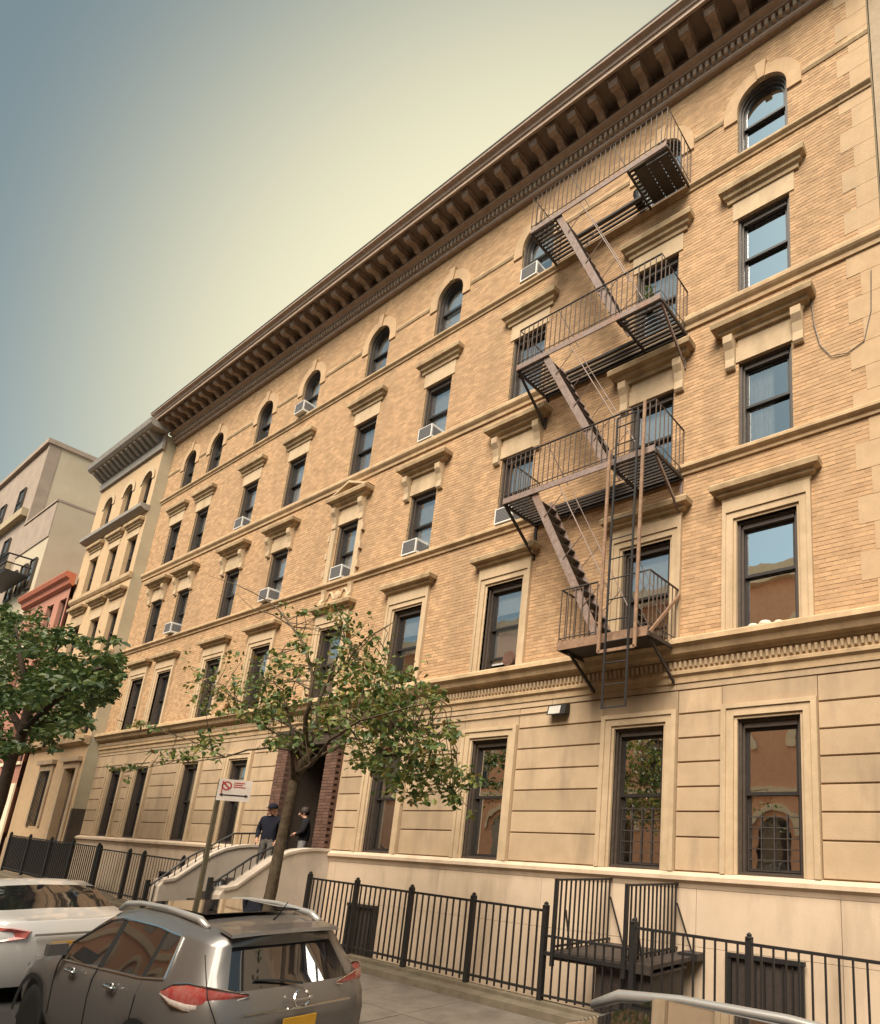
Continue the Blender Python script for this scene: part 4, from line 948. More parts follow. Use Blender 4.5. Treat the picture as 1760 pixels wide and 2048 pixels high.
for k in range(18):
    for dx, z in ((0, 7.2), (2.1, 3.3), (0, 12.6)): x = -42.9 + k * 4.2 + dx; inst('arch', anm, op, (x, -18.6, z)); inst('window', glm, op, (x, -18.6, z))
MB().box(-2.6, -0.2, -20.5, -18.9, 16.3, 19.3).build('chimney', M['orange'], op)

# ------------------------------------------------------------------ cars
def lerp(tab, x):
    if x <= tab[0][0]: return tab[0][1]
    for (a, va), (b_, vb) in zip(tab, tab[1:]):
        if x <= b_: return va + (vb - va) * (x - a) / (b_ - a)
    return tab[-1][1]
def car(name, label, loc, heading, P, paint, group):
    t = thing(name, label, 'car', (0, 0, 0), group)
    st_ = P['stations']; NL = 9; G = []
    for x in st_:
        w = lerp(P['w'], x); zb = lerp(P['belt'], x); zr = max(lerp(P['roof'], x), zb + .02); tt = min(1, (zr - zb) / .55); row = []
        zl = [.22, .46, .78, zb - .13, zb, max(zb + .005, zr - .14 * tt), zr - .045 * tt, zr - .012, zr]
        yl = [w - .10, w - .015, w, w - .01, w - .05, w - .05 - .15 * tt, w - .06 - .22 * tt, (w - .06 - .22 * tt) * .55, 0]
        for wc in P['wheels']:
            d = abs(x - wc)
            if d < .39:
                az = .33 + math.sqrt(.39 ** 2 - d * d)
                for k in range(3): zl[k] = max(zl[k], az + .03 * k)
                zl[3] = max(zl[3], zl[2] + .03)
        for k in range(NL):
            xx = x
            if x < 1.3: s_ = lerp(P['rear'], zl[k]); xx = s_ + .10 + (x / 1.3) * (1.2 - s_)
            row.append((xx, yl[k], zl[k]))
        G.append(row)
    n = len(st_); parts = {}
    def put(nm, vs, fs): parts.setdefault(nm, MB()).add(vs, fs)
    for i in range(n - 1):
        for j in range(NL - 1):
            nm = P['cls'](st_[i], st_[i + 1], j)
            q = [G[i][j], G[i + 1][j], G[i + 1][j + 1], G[i][j + 1]]
            ka = kb = nm
            if nm in ('side_window', 'pillar'): seg = sum(1 for v in P['split'] if st_[i] >= v); ka = (nm, seg, 0); kb = (nm, seg, 1)
            put(ka, q, [(0, 1, 2, 3)]); put(kb, [(x, -y, z) for x, y, z in q], [(3, 2, 1, 0)])
    C = 10
    for e, rowp in ((0, G[0]), (1, G[-1])):
        rows_ = []
        for (x, y, z) in rowp:
            rr = []
            for k in range(C + 1):
                u_ = 1 - 2 * k / C; bul = (1 - abs(u_) ** 3) * (.10 if e == 0 else -.12); rr.append((x - bul, y * u_, z))
            rows_.append(rr)
        for j in range(NL - 1):
            for k in range(C):
                nm = 'body'
                if e == 0 and P.get('hatch') and j == 4 and 1 <= k <= C - 2: nm = 'rear_window'
                q = [rows_[j][k], rows_[j + 1][k], rows_[j + 1][k + 1], rows_[j][k + 1]]
                put(nm, q, [(0, 1, 2, 3) if e == 0 else (3, 2, 1, 0)])
    for nm, b in parts.items():
        if isinstance(nm, tuple): nm = nm[0]
        o = b.build(nm, M['carglass'] if 'window' in nm or 'windshield' in nm else (M['plastic'] if nm == 'pillar' else paint), t, smooth=True)
        wd = o.modifiers.new('weld', 'WELD'); wd.merge_threshold = 0.002
    bt = MB(); bt.box(.3, P['len'] - .3, -.8, .8, .18, .24); bt.build('underbody', M['plastic'], t)
    # wheels
    tm_ = MB().lathe([(.20, -.10), (.315, -.105), (.335, -.08), (.335, .08), (.315, .105), (.20, .10)], (0, 0, 0), 28, 'y').mesh('tyre', M['tyre'], smooth=True)
    rm = MB(); rm.lathe([(.0, .055), (.055, .06), (.06, .03)], (0, 0, 0), 12, 'y'); rm.lathe([(.215, .02), (.225, .10), (.205, .10), (.20, .02)], (0, 0, 0), 28, 'y')
    for k in range(7):
        a = k * 2 * math.pi / 7; rm.bar((.05 * math.cos(a), .055, .05 * math.sin(a)), (.21 * math.cos(a), .065, .21 * math.sin(a)), .045, .03)
    rmm = rm.mesh('rim', M['silver']); hub = MB().lathe([(.0, -.02), (.21, -.02), (.21, .0), (0, .0)], (0, 0, 0), 20, 'y').mesh('brake', M['plastic'])
    for wc in P['wheels']:
        for s in (1, -1):
            p = (wc, s * (lerp(P['w'], wc) - .12), .335); wh = inst('wheel', hub, t, p)
            inst('tyre', tm_, wh, p); inst('rim', rmm, wh, p, (0, 0, 0 if s > 0 else math.pi))
    P['extra'](t, G)
    t.location = loc; t.rotation_euler = (0, R(-1.0), math.pi + heading); return t
SUVP = dict(len=4.63, split=(1.2, 2.22), wheels=(0.95, 3.66), hatch=True,
    stations=sorted({0, .25, .48, .62, .75, .95, 1.1, 1.2, 1.28, 1.45, 1.7, 2.0, 2.1, 2.22, 2.5, 2.8, 3.0, 3.15, 3.27, 3.4, 3.55, 3.66, 3.8, 3.95, 4.05, 4.25, 4.45, 4.63}),
    w=[(0, .80), (.15, .86), (.6, .915), (3.6, .915), (4.2, .86), (4.5, .74), (4.63, .6)],
    belt=[(0, 1.10), (.6, 1.16), (1.2, 1.10), (3.2, 1.0), (3.6, .985), (4.3, .88), (4.63, .72)],
    roof=[(0, 1.56), (.6, 1.62), (1.4, 1.67), (2.2, 1.665), (2.6, 1.60), (3.4, 1.06), (3.6, 1.0), (4.3, .89), (4.63, .74)],
    rear=[(.2, .02), (.5, -.06), (.85, -.04), (1.0, .0), (1.1, .06), (1.42, .33), (1.56, .30), (1.7, .28)])
def suv_cls(a, b_, j):
    m = (a + b_) / 2
    if j == 4 and .62 < m < 3.2:
        if 1.1 < m < 1.28 and False: return 'pillar'
        if 1.1 < m < 1.2 or 2.1 < m < 2.22: return 'pillar'
        return 'side_window'
    if j >= 5 and 2.5 < m < 3.4: return 'windshield'
    return 'body'
SUVP['cls'] = suv_cls
def suv_extra(t, G):
    st_ = SUVP['stations']
    def gp(x, j): i = min(range(len(st_)), key=lambda k: abs(st_[k] - x)); return Vector(G[i][j])
    for s in (1, -1):
        def F(v, dy=.006): return (v[0], s * (v[1] + dy), v[2])
        idx = [i for i, x in enumerate(st_) if .62 <= x <= 3.15]
        tr = MB(); top = [F(G[i][5]) for i in idx]; bot = [F(G[i][4]) for i in idx]; tr.tube(bot + top[::-1] + [bot[0]], .012, 5); tr.build('window_trim', M['chrome'], t)
        rl = MB(); pts = [(.72, .60, 1.585), (.9, .605, 1.645), (1.6, .61, 1.685), (2.2, .605, 1.675), (2.6, .59, 1.635), (2.78, .58, 1.56)]
        rl.tube([(x, s * (y - .02), z) for x, y, z in pts], [.026, .036, .028, .028, .036, .026], 8); rl.build('roof_rail', M['silver'], t, smooth=True)
        for x in (1.55, 2.55):
            h = MB(); h.tube([(x, s * .925, .955), (x + .02, s * .955, .96), (x + .18, s * .955, .965), (x + .2, s * .925, .965)], .016, 6); h.lathe([(0, 0), (.04, 0), (.04, .008), (0, .008)], (x + .1, s * .915, .96), 12, 'y'); h.build('door_handle', M['chrome'], t, smooth=True)
        mi = MB(); mi.add([(3.0 + a * .11, s * (.89 + b_ * .17), 1.07 + c_ * .12) for a in (0, 1) for b_ in (0, 1) for c_ in (0, 1)], [(0, 1, 3, 2), (4, 6, 7, 5), (0, 4, 5, 1), (2, 3, 7, 6), (0, 2, 6, 4), (1, 5, 7, 3)]); mi.build('mirror', M['suv'], t)
        PL = [(.64, .905), (.46, .90), (.31, .848), (.165, .768), (.105, .60), (.065, .43)]
        up_ = [1.085, 1.165, 1.185, 1.165, 1.12, 1.07]; md_ = [1.065, 1.04, 1.02, 1.01, 1.03, 1.058]; lo_ = [1.055, 1.0, .965, .955, .99, 1.05]
        for m_, ta, tb_ in (('red_lens', up_, md_), ('clear_lens', md_, lo_)):
            b = MB(); vs = []
            for (x, y), za, zb_ in zip(PL, ta, tb_):
                for q, z in enumerate((za, (za + zb_) / 2, zb_)): o_ = .016 + (.012 if q == 1 else 0); vs.append((x - o_ * (1 if x < .4 else .2), s * (y + o_ * (.4 if x < .12 else .8)), z))
            b.add(vs, [(3 * k + q, 3 * k + 3 + q, 3 * k + 4 + q, 3 * k + 1 + q) for k in range(5) for q in (0, 1)]); b.build('tail_light', M[m_], t, smooth=True)
        MB().tube([(x - .02, s * (y + .012), z) for (x, y), z in list(zip(PL, up_)) + list(zip(PL, lo_))[::-1]], .008, 5).build('lamp_trim', M['chrome'], t)
        # door seams
        for x in (1.14, 2.16, 3.12):
            b = MB(); b.tube([(x, s * (lerp(SUVP['w'], x) + d), z) for z, d in ((.46, -.012), (.78, .002), (.95, -.006), (1.08, -.045))], .006, 4); b.build('door_seam', M['plastic'], t)
        MB().add([(.95 + .40 * math.cos(a), s * (.918), .335 + .40 * math.sin(a)) for a in [k * math.pi / 12 for k in range(13)]] + [(.95 + .46 * math.cos(a), s * (.925), .335 + .46 * math.sin(a)) for a in [k * math.pi / 12 for k in range(13)]], [(k, k + 1, k + 14, k + 13) for k in range(12)]).build('arch_trim', M['plastic'], t)
        MB().add([(3.66 + .40 * math.cos(a), s * (.918), .335 + .40 * math.sin(a)) for a in [k * math.pi / 12 for k in range(13)]] + [(3.66 + .46 * math.cos(a), s * (.925), .335 + .46 * math.sin(a)) for a in [k * math.pi / 12 for k in range(13)]], [(k, k + 1, k + 14, k + 13) for k in range(12)]).build('arch_trim', M['plastic'], t)
    sp = MB(); sp.add([(.52, .57, 1.58), (.52, -.57, 1.58), (.30, -.555, 1.535), (.26, -.3, 1.55), (.245, 0, 1.555), (.26, .3, 1.55), (.30, .555, 1.535),
                       (.60, .54, 1.60), (.60, -.54, 1.60), (.32, -.55, 1.565), (.28, -.3, 1.585), (.265, 0, 1.59), (.28, .3, 1.585), (.32, .55, 1.565)],
                      [(0, 1, 2, 3, 4, 5, 6), (13, 12, 11, 10, 9, 8, 7), (1, 2, 9, 8), (2, 3, 10, 9), (3, 4, 11, 10), (4, 5, 12, 11), (5, 6, 13, 12), (6, 0, 7, 13)]); sp.build('spoiler', M['suv'], t)
    ms = MB(); ms.box(1.0, 2.3, -.50, .50, 1.672, 1.682); ms.build('roof_glass', M['carglass'], t)
    pl = MB(); pl.box(-.125, -.105, -.16, .16, .70, .85); pl.build('licence_plate', M['plate'], t)
    ch = MB(); ch.tube([(-.09 - .02 * (1 - abs(k) / 4), k * .13, .925) for k in range(-4, 5)], .014, 6); ch.build('chrome_strip', M['chrome'], t)
    em = MB()
    em.tube([(-.10 + .045 * (math.sin(a) * .075 > 0) * math.sin(a), .075 * math.cos(a), 1.0 + .075 * math.sin(a)) for a in [k * math.pi / 10 for k in range(21)]], .010, 5); em.bar((-.10, -.10, 1.0), (-.10, .10, 1.0), .02); em.build('emblem', M['chrome'], t)
    wp = MB(); wp.tube([(.01, -.05, 1.115), (.06, .1, 1.15), (.11, .38, 1.18)], .011, 5); wp.build('rear_wiper', M['plastic'], t)
    an_ = MB(); an_.tube([(.62, 0, 1.64), (.55, 0, 1.69), (.42, 0, 1.83)], [.012, .008, .004], 5); an_.build('antenna', M['plastic'], t)
    b = MB(); b.tube([(.25, .79, 1.42 - .0), (.05, .80, 1.10), (-.02, .70, .85), (-.04, .62, .7)], .005, 4); b.build('hatch_seam', M['plastic'], t)
SUVP['extra'] = suv_extra
GRP = 'cars parked along the kerb'
suv = car('parked_car', 'dark grey SUV with silver roof rails parked at the kerb in the foreground', (-2.81, -5.15, gz(-2.81) - .26), R(.96), SUVP, M['suv'], GRP)
SEDP = dict(len=4.6, split=(2.25,), wheels=(1.0, 3.65), stations=sorted({0, .2, .45, .62, .8, 1.0, 1.2, 1.38, 1.5, 1.7, 1.9, 2.15, 2.25, 2.6, 2.9, 3.1, 3.3, 3.5, 3.65, 3.8, 4.05, 4.3, 4.6}),
    w=[(0, .78), (.2, .86), (.7, .89), (3.6, .89), (4.2, .82), (4.6, .6)],
    belt=[(0, 1.0), (.5, 1.03), (1.5, 1.0), (3.2, .95), (4.2, .82), (4.6, .68)],
    roof=[(0, 1.05), (.62, 1.10), (.8, 1.12), (1.5, 1.40), (1.9, 1.455), (2.5, 1.44), (2.9, 1.30), (3.5, .98), (4.6, .7)],
    rear=[(.2, .05), (.5, -.05), (.9, -.03), (1.05, .03), (1.2, .08)])
def sed_cls(a, b_, j):
    m = (a + b_) / 2
    if j == 4 and 1.38 < m < 3.1: return 'pillar' if 2.15 < m < 2.25 else 'side_window'
    if j >= 6 and .8 < m < 1.5: return 'rear_window'
    if j >= 6 and 2.6 < m < 3.5: return 'windshield'
    return 'body'
SEDP['cls'] = sed_cls
def sed_extra(t, G):
    for s in (1, -1):
        b = MB(); pl = [(.50, .875, .93), (.30, .86, .99), (.02, .60, .97), (-.03, .40, .92), (-.03, .42, .84), (.05, .68, .80), (.30, .875, .83)]; k = len(pl)
        b.add([(x - .025, s * (y + .012), z) for x, y, z in pl] + [(.12, s * .74, .9)] + [(x + .06, s * (y - .06), z) for x, y, z in pl], [(q, (q + 1) % k, k) for q in range(k)] + [(q, (q + 1) % k, k + 1 + (q + 1) % k, k + 1 + q) for q in range(k)]); b.build('tail_light', M['red_lens'], t)
        mi = MB(); mi.box(2.95, 3.07, *sorted((s * .86, s * 1.03)), .96, 1.09); mi.build('mirror', M['sedan'], t)
    MB().box(-.13, -.11, -.16, .16, .62, .78).build('licence_plate', M['plate'], t); MB().box(-.09, -.06, -.35, .35, .86, .89).build('chrome_strip', M['chrome'], t)
SEDP['extra'] = sed_extra
sed = car('parked_car', 'white sedan with red tail light parked ahead of the grey SUV', (-8.15, -5.42, gz(-8.15) - .16), 0, SEDP, M['sedan'], GRP)
s3 = dup(suv, None, None, {M['suv']: M['suv2']})
tag(s3, 'dark car at the bottom right edge showing only its roof and silver rail', 'car', GRP)
s3.location = (3.85, -6.22, gz(4.2) - .14); s3.rotation_euler = (0, R(-1), math.pi)

# ------------------------------------------------------------------ parking sign
sp = thing('street_sign', 'red and white parking sign on a thin post near the main stoop', 'sign', (-8.3, -3.75, gz(-8.3)))
MB().box(-8.33, -8.27, -3.78, -3.72, gz(-8.3), 3.12).build('post', M['post'], sp)
sgn = bpy.data.objects.new('sign_plate', None)
def sign_pt(u_, v_, w_):                                  # plate turned about 55 degrees toward oncoming traffic
    a = R(66); return (-8.27 + u_ * math.cos(a) + w_ * math.sin(a), -3.77 + u_ * math.sin(a) - w_ * math.cos(a), 2.76 + v_)
def plate(u0_, u1_, v0, v1, w0, w1):
    b = MB(); b.add([sign_pt(u_, v_, w_) for w_ in (w0, w1) for (u_, v_) in ((u0_, v0), (u1_, v0), (u1_, v1), (u0_, v1))], [(3, 2, 1, 0), (4, 5, 6, 7), (0, 1, 5, 4), (1, 2, 6, 5), (2, 3, 7, 6), (3, 0, 4, 7)]); return b
pl = plate(-.02, .47, 0, .36, 0.0, .006).build('plate', M['sign_w'], sp)
b = MB(); n = 24
for k in range(n):
    a, c_ = 2 * math.pi * k / n, 2 * math.pi * (k + 1) / n
    b.add([sign_pt(.10 + r_ * math.cos(q), .25 + r_ * math.sin(q), .010) for q in (a, c_) for r_ in (.055, .075)], [(0, 1, 3, 2)])
b.add([sign_pt(.10 + d * .7 + e * .7, .25 - d * .7 + e * .7, .011) for d, e in ((-.06, -.012), (.06, -.012), (.06, .012), (-.06, .012))], [(0, 1, 2, 3)]); b.build('emblem', M['sign_r'], pl)
b = plate(.03, .045, .10, .33, .008, .010); b.v += []; b.build('red_edge', M['sign_r'], pl)
for u1_, v_ in ((.36, .30), (.33, .265), (.38, .23)):
    plate(.20, u1_, v_, v_ + .014, .008, .010).build('text_line', M['sign_r'], pl)
b = plate(.05, .40, .085, .105, .008, .010); b.add([sign_pt(.44, .095, .011), sign_pt(.39, .125, .011), sign_pt(.39, .065, .011)], [(0, 2, 1)]); b.add([sign_pt(.01, .095, .011), sign_pt(.06, .065, .011), sign_pt(.06, .125, .011)], [(0, 2, 1)]); b.build('arrow', M['sash'], pl)

# ------------------------------------------------------------------ trees
def leaf_poly(p, d, nrm, L):
    d = d.normalized(); sd_ = d.cross(nrm).normalized(); up = sd_.cross(d)
    w = L * .36
    return [p, p + d * L * .35 + sd_ * w + up * .12 * L, p + d * L * .75 + sd_ * w * .7 + up * .1 * L, p + d * L, p + d * L * .75 - sd_ * w * .7 + up * .1 * L, p + d * L * .35 - sd_ * w + up * .12 * L]
LF = [(0, 1, 2, 3), (0, 3, 4, 5)]
tr = thing('street_tree', 'thin leaning street tree with sparse yellow green leaves in front of the entrance', 'tree', (-6.52, -3.55, gz(-6.5)))
def A(px, py, Y): return at_y(px, py, Y)
tk = MB(); base = Vector((-6.56, -3.6, gz(-6.5) - .05))
tk.tube([base, base + Vector((.02, 0, .4)), A(543, 1780, -3.6), A(560, 1690, -3.6), A(580, 1600, -3.58), A(587, 1562, -3.55)], [.13, .095, .082, .074, .066, .062], 12)
trk = tk.build('trunk', M['bark'], tr, smooth=True)
BR = [([(587, 1562, -3.55), (606, 1524, -3.5), (619, 1498, -3.45), (630, 1450, -3.4), (640, 1398, -3.35), (668, 1330, -3.3), (690, 1285, -3.2)], .085, .02),
      ([(587, 1562, -3.55), (584, 1516, -3.75), (587, 1480, -3.85), (575, 1420, -4.0), (560, 1380, -4.1)], .05, .012),
      ([(612, 1505, -3.45), (611, 1470, -3.6), (611, 1437, -3.7), (619, 1411, -3.75), (626, 1354, -3.75), (609, 1291, -3.7), (585, 1254, -3.65), (554, 1215, -3.6), (520, 1192, -3.6), (472, 1169, -3.55), (417, 1151, -3.5)], .06, .006),
      ([(585, 1254, -3.65), (546, 1229, -3.5), (507, 1219, -3.45), (472, 1185, -3.4)], .022, .005),
      ([(600, 1535, -3.5), (638, 1511, -3.2), (666, 1500, -3.0), (703, 1477, -2.9), (770, 1490, -2.7), (840, 1530, -2.6), (905, 1590, -2.5)], .045, .008),
      ([(595, 1545, -3.55), (622, 1530, -3.9), (660, 1480, -4.2), (720, 1440, -4.4), (800, 1420, -4.5), (880, 1400, -4.55)], .04, .008),
      ([(611, 1470, -3.6), (562, 1443, -3.6), (520, 1419, -3.5), (470, 1400, -3.4), (420, 1390, -3.3)], .035, .007),
      ([(587, 1490, -3.8), (564, 1472, -3.9), (520, 1450, -4.1), (480, 1425, -4.3)], .03, .006),
      ([(590, 1500, -3.8), (546, 1495, -3.9), (495, 1500, -3.9), (450, 1514, -3.9), (400, 1522, -3.9), (330, 1528, -3.8), (250, 1545, -3.8)], .03, .005),
      ([(622, 1380, -3.75), (592, 1363, -3.4), (548, 1367, -3.2), (500, 1370, -3.1)], .024, .006),
      ([(650, 1370, -3.32), (690, 1330, -3.6), (729, 1278, -3.8), (787, 1244, -3.9)], .022, .004),
      ([(640, 1398, -3.35), (700, 1390, -3.0), (770, 1370, -2.8), (830, 1360, -2.6)], .03, .006),
      ([(690, 1440, -3.2), (760, 1460, -3.4), (830, 1460, -3.5), (900, 1470, -3.6)], .028, .006),
      ([(609, 1291, -3.7), (585, 1300, -3.6), (548, 1312, -3.5), (500, 1330, -3.5)], .018, .004),
      ([(450, 1514, -3.9), (380, 1480, -4.1), (300, 1455, -4.2), (235, 1440, -4.2)], .018, .004),
      ([(590, 1363, -3.4), (575, 1400, -3.35), (560, 1425, -3.3)], .012, .004)]
LIMB = []
for pts, ra, rb in BR:
    V = [A(*p) for p in pts]; Q = []
    for k in range(len(V) - 1):
        for q in range(3): Q.append(V[k].lerp(V[k + 1], q / 3) + Vector((rnd.uniform(-1, 1), rnd.uniform(-1, 1), rnd.uniform(-1, 1))) * rb * 1.2)
    Q.append(V[-1]); Q[0] = V[0]; LIMB += Q
    MB().tube(Q, [.72 * (ra + (rb - ra) * k / (len(Q) - 1)) for k in range(len(Q))], 7).build('limb', M['bark'], trk, smooth=True)
CL = [(765, 1440, 95, 75, 560, -3.4), (700, 1350, 70, 55, 300, -3.3), (700, 1262, 45, 35, 120, -3.3), (850, 1505, 55, 50, 200, -3.0), (905, 1590, 35, 22, 70, -2.6), (650, 1440, 50, 50, 170, -3.5), (800, 1540, 50, 45, 150, -2.9),
      (545, 1340, 45, 40, 120, -3.4), (480, 1360, 50, 40, 150, -3.5), (420, 1385, 40, 40, 120, -3.5), (385, 1340, 22, 26, 36, -3.5), (560, 1410, 45, 35, 150, -3.7), (590, 1290, 32, 18, 44, -3.6), (330, 1508, 50, 14, 70, -3.8), (420, 1485, 45, 28, 110, -3.9), (252, 1540, 30, 12, 40, -3.8),
      (300, 1452, 36, 14, 40, -4.2), (560, 1485, 34, 22, 80, -3.8), (860, 1400, 30, 30, 60, -3.3), (890, 1465, 34, 18, 60, -3.6), (770, 1345, 45, 30, 90, -3.2), (590, 1225, 26, 14, 22, -3.5), (650, 1215, 30, 16, 30, -3.3), (520, 1430, 40, 24, 80, -3.7), (730, 1520, 45, 26, 110, -3.1), (930, 1560, 26, 30, 45, -2.7), (830, 1590, 40, 22, 60, -2.8), (790, 1400, 70, 50, 200, -3.2), (880, 1530, 40, 30, 90, -2.8), (480, 1410, 60, 24, 90, -3.8), (610, 1330, 40, 24, 60, -3.4)]
leaves = []; tw = MB(); LP = []
for (cx, cy, rx, ry, n, Y) in CL:
    if cx < 560: n = int(n * .75)
    sub = [(rnd.gauss(0, .5), rnd.gauss(0, .5), rnd.gauss(0, .28)) for _ in range(max(4, n // 5))]
    for s_ in sub:
        e = A(cx + rx * s_[0], cy + ry * s_[1], Y + s_[2] * 1.6); q = min(LIMB, key=lambda v: (v - e).length_squared)
        if .08 < (q - e).length < 1.1 and rnd.random() < .6: tw.tube([q, q.lerp(e, .5) + Vector((rnd.uniform(-.06, .06), rnd.uniform(-.06, .06), rnd.uniform(0, .1))), e], [.008, .006, .003], 4, cap=False)
    for k in range(int(n * 1.45)):
        s_ = rnd.choice(sub); p = A(cx + rx * (s_[0] + rnd.gauss(0, .2)), cy + ry * (s_[1] + rnd.gauss(0, .2)), Y + s_[2] * 1.6 + rnd.gauss(0, .1))
        d = Vector((rnd.uniform(-1, 1), rnd.uniform(-1, 1), rnd.uniform(-1.3, .25))); nn = Vector((rnd.uniform(-.7, .7), rnd.uniform(-.9, .5), rnd.uniform(.2, 1)))
        leaves.append((p, d, nn, rnd.uniform(.065, .115)))
leaves.sort(key=lambda l: -(l[3] / (l[0] - CAM).length))
lb = MB()
for p, d, nn, L in leaves[300:]: lb.add(leaf_poly(p, d, nn, L), LF)
tag(tw.build('twigs', M['bark'], trk), kind='stuff')
cr = tag(lb.build('crown', M['leaf'], tr), kind='stuff')
lm = MB().add(leaf_poly(Vector((0, 0, 0)), Vector((0, 0, 1)), Vector((0, -1, 0)), 0.1), LF).mesh('leaf', M['leaf_one'])
for p, d, nn, L in leaves[:300]:
    o = inst('leaf', lm, tr, p, None, (L / .1,) * 3); o.rotation_euler = d.to_track_quat('Z', 'Y').to_euler()

t2 = thing('street_tree', 'dark dense street tree at the left edge in front of the red house', 'tree', (-20.6, -3.8, gz(-20.6)))
tk = MB(); bx = Vector((-20.75, -3.8, gz(-20.7) - .1))
tk.tube([bx, bx + Vector((.0, 0, .6)), A(0, 1600, -3.8), A(22, 1520, -3.8), A(45, 1465, -3.8), A(60, 1400, -3.8)], [.21, .16, .14, .13, .115, .09], 10)
tk2 = tk.build('trunk', M['bark_dk'], t2, smooth=True)
for pts in ([(45, 1465, -3.8), (110, 1400, -4), (190, 1340, -4.2), (240, 1325, -4.2)], [(45, 1465, -3.8), (10, 1400, -3.4), (-40, 1330, -3.2), (-90, 1280, -3)], [(60, 1400, -3.8), (90, 1330, -3.5), (130, 1280, -3.3)], [(30, 1500, -3.8), (-20, 1470, -4.4), (-80, 1450, -4.8)], [(60, 1400, -3.8), (40, 1310, -4.2), (30, 1240, -4.4)], [(50, 1450, -3.8), (120, 1440, -3.3), (190, 1420, -3.0)]):
    V = [A(*p) for p in pts]; MB().tube(V, [.10 - .08 * k / (len(V) - 1) for k in range(len(V))], 7).build('limb', M['bark_dk'], tk2, smooth=True)
lb = MB()
CL2 = [(40, 1290, 75, 55, 750, -3.6), (-60, 1300, 70, 70, 600, -3.6), (110, 1360, 70, 50, 700, -3.8), (190, 1350, 55, 40, 420, -3.8), (30, 1400, 80, 40, 650, -3.7), (-60, 1420, 70, 50, 450, -3.8), (120, 1440, 55, 30, 260, -3.4), (165, 1290, 40, 26, 120, -3.6), (20, 1230, 50, 24, 200, -3.8), (235, 1330, 22, 24, 90, -4), (-20, 1500, 60, 28, 170, -4), (50, 1490, 50, 22, 90, -3.6), (225, 1285, 14, 8, 14, -4), (190, 1400, 24, 16, 50, -3.4), (70, 1450, 70, 34, 260, -3.6), (140, 1400, 60, 40, 300, -3.8), (0, 1360, 70, 60, 400, -3.7), (215, 1370, 30, 22, 90, -4)]
for (cx, cy, rx, ry, n, Y) in CL2:
    sub = [(rnd.gauss(0, .45), rnd.gauss(0, .45), rnd.gauss(0, .4)) for _ in range(max(4, n // 14))]
    for k in range(int(n * 2.4)):
        s_ = rnd.choice(sub); p = A(cx + rx * (s_[0] + rnd.gauss(0, .14)), cy + ry * (s_[1] + rnd.gauss(0, .14)), Y + s_[2] * 2.2 + rnd.gauss(0, .15))
        lb.add(leaf_poly(p, Vector((rnd.uniform(-1, 1), rnd.uniform(-1, 1), rnd.uniform(-1, .4))), Vector((rnd.uniform(-.8, .8), rnd.uniform(-.8, .8), 1)), rnd.uniform(.10, .18)), LF)
tag(lb.build('crown', M['leaf_dk'], t2), kind='stuff')

